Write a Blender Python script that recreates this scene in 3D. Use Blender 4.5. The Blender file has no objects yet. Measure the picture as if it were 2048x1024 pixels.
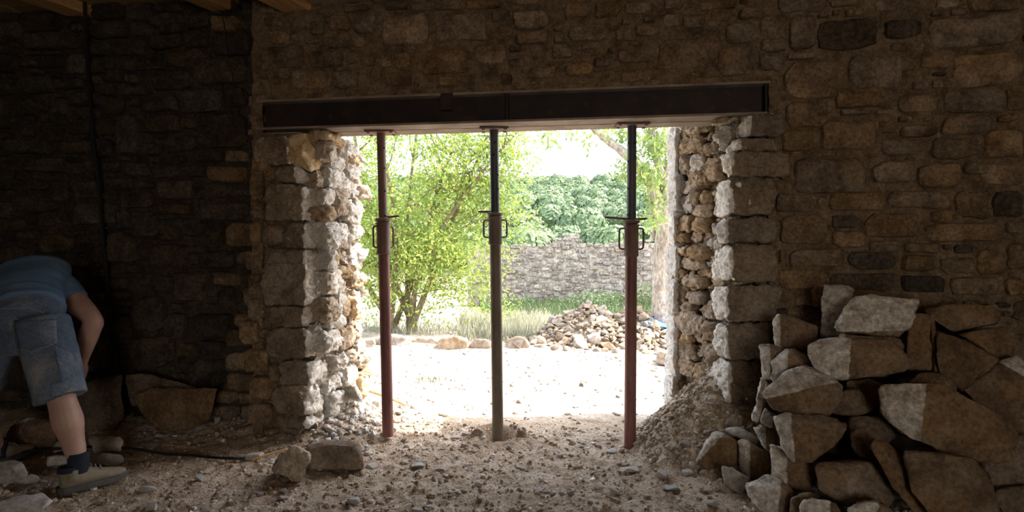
import bpy, bmesh, math, random
import numpy as np
from mathutils import Vector, Matrix
from mathutils.bvhtree import BVHTree

random.seed(7)
rng = np.random.default_rng(7)
SC = bpy.context.scene
COL = SC.collection

# ---------------------------------------------------------------- camera
F = 1138.0                    # focal length in pixels of the 2048 wide frame (20 mm lens)
EYE = 1.25
DIST = 3.6                    # distance of the inner wall face from the camera
YAW = math.radians(7.5)
CAM = Vector((0.0, -DIST, EYE))
FWD = Vector((-math.sin(YAW), math.cos(YAW), 0))
RGT = Vector((math.cos(YAW), math.sin(YAW), 0))
UP = Vector((0, 0, 1))
cd = bpy.data.cameras.new('camera'); cam = bpy.data.objects.new('camera', cd); COL.objects.link(cam)
cam.location = CAM; cam.rotation_euler = (math.pi/2, 0, YAW)
cd.sensor_width = 36.0; cd.lens = 36.0*F/2048.0; cd.clip_start = 0.05; cd.clip_end = 500
SC.camera = cam

# ---------------------------------------------------------------- light
SC.view_settings.view_transform = 'Standard'
SC.view_settings.look = 'None'
SC.view_settings.gamma = 1.0
SC.view_settings.use_curve_mapping = False
SC.view_settings.exposure = 0.8
W = bpy.data.worlds.new('sky'); SC.world = W; W.use_nodes = True
wn = W.node_tree.nodes; wl = W.node_tree.links
bg = wn['Background']
sky = wn.new('ShaderNodeTexSky'); sky.sky_type = 'NISHITA'
sky.sun_disc = False
SUN_EL, SUN_AZ = math.radians(52), math.radians(13)      # azimuth measured from +x towards +y
sky.sun_elevation = SUN_EL; sky.sun_rotation = math.pi/2 - SUN_AZ
sky.air_density = 1.0; sky.dust_density = 3.0; sky.ozone_density = 1.0
# thin white haze over the blue: the photograph's sky is a pale, nearly white one
hz = wn.new('ShaderNodeMix'); hz.data_type = 'RGBA'; hz.inputs['Factor'].default_value = 0.6; hz.inputs['B'].default_value = (1.75, 1.7, 1.62, 1)
wl.new(sky.outputs['Color'], hz.inputs['A']); wl.new(hz.outputs['Result'], bg.inputs['Color']); bg.inputs['Strength'].default_value = 1.15
sd = Vector((math.cos(SUN_EL)*math.cos(SUN_AZ), math.cos(SUN_EL)*math.sin(SUN_AZ), math.sin(SUN_EL)))
ld = bpy.data.lights.new('sun', 'SUN'); ld.energy = 6.5; ld.angle = math.radians(0.6); ld.color = (1.0, 0.94, 0.84)
lo = bpy.data.objects.new('sun', ld); COL.objects.link(lo); lo.location = (6, 4, 9)
lo.rotation_euler = sd.to_track_quat('Z', 'Y').to_euler()
# fill lamp added behind the camera in a made-up doorway, out of view
def fill_lamp(name, loc, tgt, sx, sy, e, c):
    l = bpy.data.lights.new(name, 'AREA'); l.shape = 'RECTANGLE'; l.size = sx; l.size_y = sy; l.energy = e; l.color = c
    o = bpy.data.objects.new(name, l); COL.objects.link(o); o.location = loc
    o.rotation_euler = (Vector(tgt)-Vector(loc)).to_track_quat('-Z', 'Y').to_euler()
fill_lamp('rear_fill_lamp', (1.6, -7.9, 1.3), (2.0, 0, 1.7), 1.8, 2.2, 30, (1.0, 0.86, 0.68))
pl_ = bpy.data.lights.new('opening_portal', 'AREA'); pl_.shape = 'RECTANGLE'; pl_.size = 2.9; pl_.size_y = 2.7; pl_.cycles.is_portal = True
po = bpy.data.objects.new('opening_portal', pl_); COL.objects.link(po); po.location = (-0.5, 0.85, 1.3); po.rotation_euler = (-math.pi/2, 0, 0)

# ---------------------------------------------------------------- numpy noise
def _h(ix, iy, iz, s):
    h = (ix.astype(np.uint32)*np.uint32(374761393) + iy.astype(np.uint32)*np.uint32(668265263)
         + iz.astype(np.uint32)*np.uint32(2147483647) + np.uint32((s*974634777) & 0xffffffff))
    h = (h ^ (h >> np.uint32(13)))*np.uint32(1274126177)
    h = h ^ (h >> np.uint32(16))
    return (h & np.uint32(0xffffff)).astype(np.float64)/float(0xffffff)*2-1
def vnoise(p, s=0):
    p = np.asarray(p, float); i = np.floor(p).astype(np.int64); f = p-i; f = f*f*(3-2*f)
    x, y, z = i[:, 0], i[:, 1], i[:, 2]; fx, fy, fz = f[:, 0], f[:, 1], f[:, 2]
    def c(a, b, d): return _h(x+a, y+b, z+d, s)
    x00 = c(0,0,0)*(1-fx)+c(1,0,0)*fx; x10 = c(0,1,0)*(1-fx)+c(1,1,0)*fx
    x01 = c(0,0,1)*(1-fx)+c(1,0,1)*fx; x11 = c(0,1,1)*(1-fx)+c(1,1,1)*fx
    return (x00*(1-fy)+x10*fy)*(1-fz) + (x01*(1-fy)+x11*fy)*fz
def fbm(p, o=3, s=0):
    p = np.asarray(p, float); r = np.zeros(len(p)); a = 1.0; t = 0
    for k in range(o):
        r += a*vnoise(p*(2.03**k)+17.3*k, s+k*13); t += a; a *= 0.5
    return r/t
np.seterr(over='ignore')

# ---------------------------------------------------------------- geometry helpers
def ray(px, py): return FWD + RGT*((px-1024)/F) + UP*((512-py)/F)
def P(px, py, Y):                 # point of the line of sight on the plane y = Y
    d = ray(px, py); return CAM + d*((Y+DIST)/d.y)
def PX(px, py, X):                # ... on the plane x = X
    d = ray(px, py); return CAM + d*(X/d.x)
def G(px, py, z=0.0):             # ... on the ground
    d = ray(px, py); return CAM + d*((z-EYE)/d.z)
def DP(px, py, depth): return CAM + ray(px, py)*depth
def L(lat, depth, z): return Vector((CAM.x, CAM.y, 0)) + RGT*lat + FWD*depth + UP*z

def link(name, me, mats=None, parent=None, loc=None):
    o = bpy.data.objects.new(name, me); COL.objects.link(o)
    if mats is not None:
        for m in (mats if isinstance(mats, (list, tuple)) else [mats]): me.materials.append(m)
    if loc is not None: o.location = loc
    if parent is not None: o.parent = parent
    return o
def tag(o, label=None, cat=None, group=None, kind=None):
    if label: o['label'] = label
    if cat: o['category'] = cat
    if group: o['group'] = group
    if kind: o['kind'] = kind
    return o
def empty(name, loc, rot=None):
    o = bpy.data.objects.new(name, None); COL.objects.link(o); o.location = loc
    o.empty_display_size = 0.1
    if rot is not None: o.rotation_mode = 'QUATERNION'; o.rotation_quaternion = rot
    return o
def mesh(name, v, f, smooth=True, sharp=None):
    me = bpy.data.meshes.new(name)
    me.from_pydata([tuple(map(float, a)) for a in v], [], [tuple(int(i) for i in a) for a in f])
    me.update()
    if smooth:
        me.shade_smooth()
        if sharp: me.set_sharp_from_angle(angle=math.radians(sharp))
    return me
def grid_faces(n, m, off=0):
    i = np.arange(n-1)[:, None]*m + np.arange(m-1)[None, :] + off
    return np.stack([i, i+1, i+m+1, i+m], -1).reshape(-1, 4)
def quads_mesh(name, v, f, smooth=True):
    me = bpy.data.meshes.new(name); v = np.ascontiguousarray(v, np.float32); f = np.ascontiguousarray(f, np.int32)
    k = f.shape[1]
    me.vertices.add(len(v)); me.vertices.foreach_set('co', v.ravel())
    me.loops.add(f.size); me.loops.foreach_set('vertex_index', f.ravel())
    me.polygons.add(len(f)); me.polygons.foreach_set('loop_start', np.arange(0, f.size, k, dtype=np.int32))
    me.update(calc_edges=True); me.validate()
    if smooth: me.shade_smooth()
    return me
class MB:                        # collects shapes for one mesh
    def __init__(s): s.v = []; s.f = []
    def add(s, v, f):
        o = len(s.v); s.v += [tuple(a) for a in v]; s.f += [tuple(i+o for i in q) for q in f]
    def box(s, c, h, R=None):
        vs = [Vector((sx*h[0], sy*h[1], sz*h[2])) for sx in (-1,1) for sy in (-1,1) for sz in (-1,1)]
        if R is not None: vs = [R @ v for v in vs]
        s.add([Vector(c)+v for v in vs], [(0,1,3,2),(4,6,7,5),(0,4,5,1),(2,3,7,6),(0,2,6,4),(1,5,7,3)])
    def tube(s, pts, rad, n=12, cap=True):
        pts = [Vector(p) for p in pts]
        if not isinstance(rad, (list, tuple)): rad = [rad]*len(pts)
        ref = Vector((0.123, 0.31, 0.94)); vs = []; fs = []
        prev = None
        for i, p in enumerate(pts):
            t = (pts[min(i+1, len(pts)-1)]-pts[max(i-1, 0)]).normalized()
            if prev is None:
                a = t.cross(ref if abs(t.dot(ref)) < 0.9 else Vector((1,0,0))).normalized()
            else:
                a = (prev - t*prev.dot(t)).normalized()
            prev = a; b = t.cross(a)
            for k in range(n):
                an = 2*math.pi*k/n; vs.append(p + (a*math.cos(an)+b*math.sin(an))*rad[i])
        for i in range(len(pts)-1):
            for k in range(n):
                fs.append((i*n+k, i*n+(k+1)%n, (i+1)*n+(k+1)%n, (i+1)*n+k))
        if cap:
            fs.append(tuple(range(n-1, -1, -1))); fs.append(tuple((len(pts)-1)*n+k for k in range(n)))
        s.add(vs, fs)
    def lathe(s, prof, n=24, cap=True):       # profile of (r, z)
        vs = [(r*math.cos(2*math.pi*k/n), r*math.sin(2*math.pi*k/n), z) for r, z in prof for k in range(n)]
        fs = [(i*n+k, i*n+(k+1)%n, (i+1)*n+(k+1)%n, (i+1)*n+k) for i in range(len(prof)-1) for k in range(n)]
        if cap:
            fs.append(tuple(range(n-1, -1, -1))); fs.append(tuple((len(prof)-1)*n+k for k in range(n)))
        s.add(vs, fs)
    def build(s, name, mats, parent=None, smooth=True, sharp=35, loc=None):
        return link(name, mesh(name, s.v, s.f, smooth, sharp), mats, parent, loc)

# ---------------------------------------------------------------- materials
def mat(name, ramp, scale=4.0, rough=0.9, bump=0.01, bscale=30.0, rand=0.25, metal=0.0, tint=None, fine=None, stretch=None, spec=0.25, brk=None, grain=None):
    """ramp: colours from the low to the high end of a noise; rand: how much single objects differ in brightness"""
    m = bpy.data.materials.new(name); m.use_nodes = True
    nt = m.node_tree; N = nt.nodes; K = nt.links; b = N['Principled BSDF']
    b.inputs['Roughness'].default_value = rough; b.inputs['Metallic'].default_value = metal
    b.inputs['Specular IOR Level'].default_value = spec
    tc = N.new('ShaderNodeTexCoord'); oi = N.new('ShaderNodeObjectInfo')
    ml = N.new('ShaderNodeMath'); ml.operation = 'MULTIPLY'; ml.inputs[1].default_value = 91.7
    K.new(oi.outputs['Random'], ml.inputs[0])
    va = N.new('ShaderNodeVectorMath'); va.operation = 'ADD'
    src = tc.outputs['Object']
    if stretch:
        mp = N.new('ShaderNodeMapping'); mp.inputs['Scale'].default_value = stretch; K.new(src, mp.inputs['Vector']); src = mp.outputs[0]
    K.new(src, va.inputs[0]); K.new(ml.outputs[0], va.inputs[1])
    nz = N.new('ShaderNodeTexNoise'); nz.inputs['Scale'].default_value = scale; nz.inputs['Detail'].default_value = 7; nz.inputs['Roughness'].default_value = 0.62
    K.new(va.outputs[0], nz.inputs['Vector'])
    cr = N.new('ShaderNodeValToRGB'); el = cr.color_ramp.elements
    n = len(ramp)
    for i, c in enumerate(ramp):
        pos = 0.3 + 0.4*i/(n-1)
        e = el[i] if i < 2 else el.new(pos)
        e.position = pos; e.color = (c[0], c[1], c[2], 1)
    K.new(nz.outputs['Fac'], cr.inputs['Fac'])
    out = cr.outputs['Color']
    if fine:                     # speckle: (colour, scale, threshold)
        n2 = N.new('ShaderNodeTexNoise'); n2.inputs['Scale'].default_value = fine[1]; n2.inputs['Detail'].default_value = 5
        K.new(va.outputs[0], n2.inputs['Vector'])
        r2 = N.new('ShaderNodeMapRange'); r2.inputs[1].default_value = fine[2]; r2.inputs[2].default_value = fine[2]+0.12
        r2.inputs[4].default_value = fine[3] if len(fine) > 3 else 0.8
        K.new(n2.outputs['Fac'], r2.inputs[0])
        mx = N.new('ShaderNodeMix'); mx.data_type = 'RGBA'; K.new(r2.outputs[0], mx.inputs['Factor'])
        K.new(out, mx.inputs['A']); mx.inputs['B'].default_value = (*fine[0], 1); out = mx.outputs['Result']
    if brk:                      # freshly broken faces, marked on the mesh by the attribute 'brk'
        n4 = N.new('ShaderNodeTexNoise'); n4.inputs['Scale'].default_value = 18; n4.inputs['Detail'].default_value = 7; n4.inputs['Roughness'].default_value = 0.65
        K.new(va.outputs[0], n4.inputs['Vector'])
        c4 = N.new('ShaderNodeValToRGB'); e4 = c4.color_ramp.elements
        for i, c in enumerate(brk):
            e = e4[i] if i < 2 else e4.new(.3+.2*i)
            e.position = .32+.18*i; e.color = (*c, 1)
        K.new(n4.outputs['Fac'], c4.inputs['Fac'])
        ab = N.new('ShaderNodeAttribute'); ab.attribute_name = 'brk'
        sm = N.new('ShaderNodeMath'); sm.operation = 'ADD'; K.new(ab.outputs['Fac'], sm.inputs[0])
        s5 = N.new('ShaderNodeMath'); s5.operation = 'MULTIPLY_ADD'; s5.inputs[1].default_value = 1.0; s5.inputs[2].default_value = -.5
        K.new(n4.outputs['Fac'], s5.inputs[0]); K.new(s5.outputs[0], sm.inputs[1])
        r4 = N.new('ShaderNodeMapRange'); r4.inputs[1].default_value = .38; r4.inputs[2].default_value = .62; K.new(sm.outputs[0], r4.inputs[0])
        m4 = N.new('ShaderNodeMix'); m4.data_type = 'RGBA'; K.new(r4.outputs[0], m4.inputs['Factor']); K.new(out, m4.inputs['A']); K.new(c4.outputs['Color'], m4.inputs['B']); out = m4.outputs['Result']
    if rand or tint:
        hs = N.new('ShaderNodeHueSaturation')
        mr = N.new('ShaderNodeMapRange'); mr.inputs[3].default_value = 1-rand; mr.inputs[4].default_value = 1+rand
        K.new(oi.outputs['Random'], mr.inputs[0]); K.new(mr.outputs[0], hs.inputs['Value'])
        if tint:
            f2 = N.new('ShaderNodeMath'); f2.operation = 'FRACT'; K.new(ml.outputs[0], f2.inputs[0])
            m3 = N.new('ShaderNodeMapRange'); m3.inputs[3].default_value = 1-tint; m3.inputs[4].default_value = 1+tint
            K.new(f2.outputs[0], m3.inputs[0]); K.new(m3.outputs[0], hs.inputs['Saturation'])
        K.new(out, hs.inputs['Color']); out = hs.outputs['Color']
    if grain:                    # gritty surface: pits and pale specks
        n6 = N.new('ShaderNodeTexNoise'); n6.inputs['Scale'].default_value = grain[0]; n6.inputs['Detail'].default_value = 8; n6.inputs['Roughness'].default_value = 0.7
        K.new(va.outputs[0], n6.inputs['Vector'])
        r6 = N.new('ShaderNodeMapRange'); r6.inputs[1].default_value = .36; r6.inputs[2].default_value = .64; r6.inputs[3].default_value = grain[1]; r6.inputs[4].default_value = grain[2]
        K.new(n6.outputs['Fac'], r6.inputs[0])
        vm = N.new('ShaderNodeVectorMath'); vm.operation = 'SCALE'; K.new(out, vm.inputs[0]); K.new(r6.outputs[0], vm.inputs['Scale']); out = vm.outputs[0]
    K.new(out, b.inputs['Base Color'])
    if bump:
        n3 = N.new('ShaderNodeTexNoise'); n3.inputs['Scale'].default_value = bscale; n3.inputs['Detail'].default_value = 9; n3.inputs['Roughness'].default_value = 0.65
        K.new(va.outputs[0], n3.inputs['Vector'])
        bp = N.new('ShaderNodeBump'); bp.inputs['Distance'].default_value = bump; bp.inputs['Strength'].default_value = 1.0
        K.new(n3.outputs['Fac'], bp.inputs['Height']); K.new(bp.outputs[0], b.inputs['Normal'])
    return m
def leaf_mat(name, c1, c2, trans=0.45):
    m = bpy.data.materials.new(name); m.use_nodes = True; nt = m.node_tree; N = nt.nodes; K = nt.links
    b = N['Principled BSDF']; b.inputs['Roughness'].default_value = 0.55; b.inputs['Specular IOR Level'].default_value = 0.3
    at = N.new('ShaderNodeAttribute'); at.attribute_name = 'tint'
    mx = N.new('ShaderNodeMix'); mx.data_type = 'RGBA'; K.new(at.outputs['Fac'], mx.inputs['Factor'])
    mx.inputs['A'].default_value = (*c1, 1); mx.inputs['B'].default_value = (*c2, 1)
    K.new(mx.outputs['Result'], b.inputs['Base Color'])
    tr = N.new('ShaderNodeBsdfTranslucent'); K.new(mx.outputs['Result'], tr.inputs['Color'])
    ms = N.new('ShaderNodeMixShader'); ms.inputs[0].default_value = trans
    K.new(b.outputs[0], ms.inputs[1]); K.new(tr.outputs[0], ms.inputs[2])
    K.new(ms.outputs[0], N['Material Output'].inputs['Surface'])
    return m
M = {}
M['stone'] = mat('weathered_stone', [(0.095,0.062,0.037),(0.225,0.155,0.096),(0.37,0.275,0.185)], 7, 0.92, 0.03, 24, 0.24, tint=0.2, fine=((0.36,0.22,0.10), 5, 0.56, 0.65), grain=(55, .58, 1.4))
M['stone_dark'] = mat('dark_wall_stone', [(0.038,0.029,0.021),(0.08,0.06,0.043),(0.13,0.099,0.072)], 7, 0.92, 0.03, 24, 0.28, tint=0.25, grain=(42, .45, 1.5))  # darker stone: all of the far left end, mixed in elsewhere
M['mortar'] = mat('earth_mortar', [(0.11,0.072,0.042),(0.25,0.172,0.102),(0.37,0.27,0.175)], 14, 0.97, 0.04, 30, 0.0, grain=(70, .62, 1.3))
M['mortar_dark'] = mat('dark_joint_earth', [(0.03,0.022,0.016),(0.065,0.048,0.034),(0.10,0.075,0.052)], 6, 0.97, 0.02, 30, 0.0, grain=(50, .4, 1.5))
M['quoin'] = mat('dressed_quoin_stone', [(0.13,0.094,0.064),(0.23,0.175,0.127),(0.33,0.262,0.195)], 7, 0.9, 0.014, 34, 0.14, tint=0.12, brk=[(0.62,0.54,0.45),(0.80,0.75,0.68),(0.87,0.84,0.79)], grain=(50, .65, 1.3))
M['broken'] = mat('freshly_broken_limestone', [(0.62,0.53,0.43),(0.79,0.73,0.65),(0.86,0.82,0.76)], 9, 0.93, 0.04, 26, 0.10, tint=0.2, grain=(30, .76, 1.12))
M['broken_warm'] = mat('warm_rubble_core', [(0.38,0.26,0.16),(0.56,0.43,0.30),(0.68,0.58,0.45)], 9, 0.95, 0.04, 26, 0.18, tint=0.25, grain=(30, .6, 1.25))
M['core_mortar'] = mat('lime_core_mortar', [(0.42,0.31,0.20),(0.60,0.49,0.36),(0.72,0.63,0.51)], 12, 0.97, 0.04, 30, 0.0, grain=(46, .55, 1.25))
M['edge_glare'] = mat('glare_edge_stone', [(0.70,0.65,0.58),(0.82,0.79,0.74),(0.88,0.86,0.82)], 8, 0.95, 0.03, 26, 0.05, grain=(30, .8, 1.1))  # near-white, to put the bright glare of the outer edge into the colour
M['orange_stone'] = mat('ochre_limestone', [(0.52,0.33,0.15),(0.66,0.47,0.26),(0.70,0.58,0.42)], 8, 0.93, 0.02, 28, 0.1)
M['pile'] = mat('pile_limestone', [(0.115,0.072,0.040),(0.23,0.153,0.092),(0.34,0.245,0.16)], 6, 0.92, 0.03, 28, 0.15, tint=0.18, fine=((0.33,0.185,0.075), 3.5, 0.57, 0.45), brk=[(0.29,0.235,0.175),(0.57,0.51,0.43),(0.74,0.69,0.62)], grain=(46, .62, 1.35))
M['pile_broken'] = mat('pile_fracture', [(0.36,0.30,0.235),(0.50,0.44,0.36),(0.58,0.52,0.44)], 9, 0.95, 0.03, 26, 0.12, grain=(30, .55, 1.3))
M['pile_grey'] = mat('pile_dusty_stone', [(0.30,0.255,0.205),(0.42,0.37,0.31),(0.50,0.46,0.41)], 7, 0.95, 0.018, 30, 0.15, grain=(34, .6, 1.3))
M['dust'] = mat('trodden_dust', [(0.35,0.245,0.155),(0.59,0.46,0.33),(0.72,0.60,0.465)], 6.0, 0.97, 0.03, 45, 0.0, fine=((0.62,0.57,0.50), 24, 0.58, 0.7), grain=(70, .55, 1.3))
M['yard'] = mat('yard_gravel_dust', [(0.30,0.24,0.175),(0.52,0.44,0.355),(0.64,0.57,0.49)], 2.6, 0.97, 0.02, 40, 0.0, grain=(30, .75, 1.2))
M['chip'] = mat('pale_chip', [(0.40,0.36,0.31),(0.54,0.50,0.45),(0.62,0.59,0.55)], 8, 0.93, 0.006, 50, 0.25, tint=0.3, grain=(40, .75, 1.2))
M['heap'] = mat('sunlit_rubble', [(0.27,0.20,0.14),(0.40,0.33,0.255),(0.50,0.44,0.375)], 4, 0.95, 0.015, 25, 0.18, tint=0.35, grain=(22, .65, 1.25))
M['garden_stone'] = mat('garden_wall_stone', [(0.18,0.16,0.14),(0.30,0.265,0.23),(0.42,0.375,0.325)], 5, 0.95, 0.03, 15, 0.22, tint=0.3, grain=(16, .5, 1.4))
M['steel'] = mat('dark_primed_steel', [(0.016,0.013,0.013),(0.028,0.021,0.021),(0.05,0.03,0.024)], 5, 0.62, 0.0008, 80, 0.0, metal=0.25, fine=((0.10,0.045,0.025), 14, 0.6, 0.5), spec=0.3)
M['flange'] = mat('dusty_flange', [(0.17,0.13,0.10),(0.25,0.20,0.16),(0.33,0.28,0.235)], 6, 0.8, 0.001, 60, 0.0)
M['prop_red'] = mat('worn_red_paint', [(0.11,0.038,0.033),(0.18,0.066,0.056),(0.27,0.13,0.108)], 6, 0.5, 0.0012, 70, 0.0, stretch=(1,1,0.35), fine=((0.26,0.17,0.13), 22, 0.63, 0.6), spec=0.4)
M['prop_rust'] = mat('rusty_steel_tube', [(0.085,0.042,0.032),(0.15,0.08,0.06),(0.24,0.15,0.115)], 7, 0.6, 0.0012, 70, 0.0, stretch=(1,1,0.35), fine=((0.25,0.19,0.15), 22, 0.62, 0.5), spec=0.4)
M['prop_dark'] = mat('dark_blue_tube', [(0.03,0.036,0.05),(0.055,0.06,0.075),(0.10,0.085,0.08)], 6, 0.5, 0.001, 70, 0.0, stretch=(1,1,0.35), spec=0.4)
M['prop_brown'] = mat('olive_brown_tube', [(0.09,0.066,0.048),(0.15,0.115,0.086),(0.23,0.185,0.145)], 6, 0.55, 0.001, 70, 0.0, stretch=(1,1,0.35), fine=((0.24,0.19,0.15), 22, 0.62, 0.5), spec=0.4)
M['hole'] = mat('dark_bore', [(0.006,0.005,0.005),(0.01,0.009,0.008)], 5, 0.9, 0, 1, 0.0)
M['wood'] = mat('pine_joist', [(0.36,0.19,0.07),(0.48,0.28,0.11),(0.55,0.36,0.17)], 6, 0.75, 0.002, 40, 0.1, stretch=(6,0.6,6))
M['board'] = mat('ceiling_board', [(0.22,0.13,0.06),(0.34,0.22,0.11),(0.42,0.29,0.16)], 6, 0.8, 0.002, 40, 0.2, stretch=(0.6,6,6))
M['plaster'] = mat('rough_plaster', [(0.22,0.165,0.115),(0.30,0.235,0.17),(0.36,0.29,0.22)], 5, 0.95, 0.01, 20, 0.0)
M['black'] = mat('black_rubber', [(0.012,0.012,0.012),(0.022,0.021,0.02)], 5, 0.6, 0, 1, 0.0)
M['bark'] = mat('pale_bark', [(0.28,0.225,0.175),(0.46,0.40,0.335),(0.60,0.55,0.48)], 9, 0.95, 0.03, 24, 0.0, stretch=(1,1,0.4), grain=(30, .5, 1.35))
M['bark_green'] = mat('shrub_bark', [(0.11,0.09,0.055),(0.20,0.165,0.10),(0.28,0.24,0.16)], 9, 0.95, 0.01, 30, 0.0)
M['tarp'] = mat('blue_tarp', [(0.03,0.16,0.50),(0.06,0.27,0.70),(0.20,0.45,0.80)], 6, 0.4, 0.004, 18, 0.0)
M['field'] = mat('dry_field', [(0.20,0.18,0.10),(0.30,0.27,0.17),(0.38,0.34,0.23)], 1.5, 0.97, 0.03, 12, 0.0)
M['leaf'] = leaf_mat('bright_leaf', (0.17,0.29,0.06), (0.46,0.50,0.12), 0.5)
M['leaf2'] = leaf_mat('ash_leaf', (0.17,0.28,0.08), (0.38,0.44,0.14), 0.45)
M['bush_leaf'] = leaf_mat('dull_bush_leaf', (0.075,0.125,0.05), (0.17,0.22,0.10), 0.25)
M['hill_leaf'] = leaf_mat('oak_leaf', (0.085,0.145,0.065), (0.235,0.295,0.15), 0.25)
M['grass'] = leaf_mat('green_grass_blade', (0.065,0.11,0.045), (0.15,0.19,0.09), 0.3)
M['dry_grass'] = leaf_mat('dry_grass_blade', (0.27,0.28,0.19), (0.42,0.40,0.30), 0.3)
M['skin'] = mat('tanned_skin', [(0.31,0.18,0.14),(0.39,0.235,0.185),(0.46,0.295,0.235)], 7, 0.55, 0.0006, 120, 0.0, spec=0.4)
M['shirt'] = mat('navy_tshirt_cloth', [(0.058,0.105,0.18),(0.085,0.145,0.235),(0.12,0.185,0.285)], 4, 0.92, 0.003, 26, 0.0)
M['shorts'] = mat('dusty_denim', [(0.055,0.078,0.118),(0.095,0.122,0.168),(0.22,0.22,0.23)], 4.5, 0.93, 0.003, 30, 0.0, fine=((0.38,0.34,0.30), 6, 0.60, 0.5), grain=(90, .75, 1.25))
M['seam'] = mat('pale_stitching', [(0.20,0.19,0.18),(0.30,0.28,0.26)], 9, 0.9, 0, 1, 0.0)
M['sock'] = mat('navy_sock', [(0.012,0.015,0.025),(0.025,0.03,0.045)], 9, 0.95, 0.003, 90, 0.0)
M['boot'] = mat('tan_suede', [(0.15,0.118,0.08),(0.23,0.19,0.135),(0.30,0.25,0.19)], 8, 0.9, 0.002, 60, 0.0)
M['sole'] = mat('grey_rubber_sole', [(0.07,0.07,0.072),(0.13,0.128,0.125)], 9, 0.85, 0.002, 60, 0.0)
M['hair'] = mat('short_brown_hair', [(0.02,0.014,0.01),(0.04,0.028,0.02)], 20, 0.8, 0.004, 90, 0.0)

# ================================================================ STONES
def pillow(frame, u0, v0, u1, v1, out, back=0.08, n=20, exp=None, seed=0, rough=0.12, tilt=0.03, rise=0.8):
    """One wall stone: an irregular outline that swells out of the wall plane. Returns vertices and faces about its own centre."""
    r = random.Random(seed)
    O, e1, e2, nn = frame
    cu, cv = (u0+u1)/2, (v0+v1)/2; a, b = (u1-u0)/2, (v1-v0)/2
    ex = exp or r.uniform(3.0, 6.5)
    ph = [r.uniform(0, 6.28) for _ in range(4)]; am = [r.uniform(-1, 1)*rough*k for k in (0.5, 0.45, 0.35, 0.3)]
    rot = r.uniform(-0.05, 0.05)
    tu, tv = r.uniform(-tilt, tilt), r.uniform(-tilt, tilt)
    c = O + e1*cu + e2*cv
    # an angular outline: the box with its corners knocked off and its sides bent
    q = min(a, b); poly = []
    for (sx, sy) in ((1,1), (-1,1), (-1,-1), (1,-1)):
        c1, c2 = r.uniform(.06, .75)*q, r.uniform(.06, .75)*q
        if r.random() < .3: c1 *= min(2.2, a/q)
        A_, B_2 = (sx*a, sy*(b-c2)), (sx*(a-c1), sy*b)
        poly += [A_, B_2] if sx*sy > 0 else [B_2, A_]
        if sx*sy > 0: poly.append((-sx*a*r.uniform(-.3, .3)*.6, sy*b*r.uniform(.86, 1.04)))
        else: poly.append((sx*a*r.uniform(.86, 1.04), -sy*b*r.uniform(-.3, .3)))
    seg = [math.dist(poly[i], poly[(i+1) % len(poly)]) for i in range(len(poly))]; tot = sum(seg)
    out_pts = []
    for k in range(n):
        d = tot*(k+.5)/n; i = 0
        while d > seg[i]: d -= seg[i]; i += 1
        (xa_, ya_), (xb_, yb_) = poly[i], poly[(i+1) % len(poly)]; t = d/seg[i]
        j = 1 + r.uniform(-.035, .03)*rough/.12
        x, y = (xa_+(xb_-xa_)*t)*j, (ya_+(yb_-ya_)*t)*j
        out_pts.append((x*math.cos(rot)-y*math.sin(rot), x*math.sin(rot)+y*math.cos(rot)))
    edge = min(a, b)
    vs, fs = [], []
    def ring(f_in, d, j):
        for x, y in out_pts:
            l = math.hypot(x, y); k = max(0.05, 1 - f_in*edge/l)
            z = d + j*r.uniform(-1, 1)*out + (x*tu + y*tv)*k
            vs.append(c + e1*(x*k) + e2*(y*k) + nn*z)
    bl = r.uniform(0.08, 0.2)
    ring(-0.02, -back, 0); ring(0.0, out*0.15*rise, 0.08); ring(bl*0.45, out*rise, 0.1); ring(bl*1.9, out*1.0, 0.14)
    ring(0.62, out*1.03, 0.20)
    vs.append(c + nn*out*r.uniform(0.9, 1.12))
    for q in range(4):
        for k in range(n):
            fs.append((q*n+k, q*n+(k+1)%n, (q+1)*n+(k+1)%n, (q+1)*n+k))
    for k in range(n): fs.append((4*n+k, 4*n+(k+1)%n, 5*n))
    return c, vs, fs
def put_stone(res, m, parent, name='stone'):
    c, vs, fs = res
    me = mesh(name, [v-c for v in vs], fs, True, 42)
    return link(name, me, m, parent, c)

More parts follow.
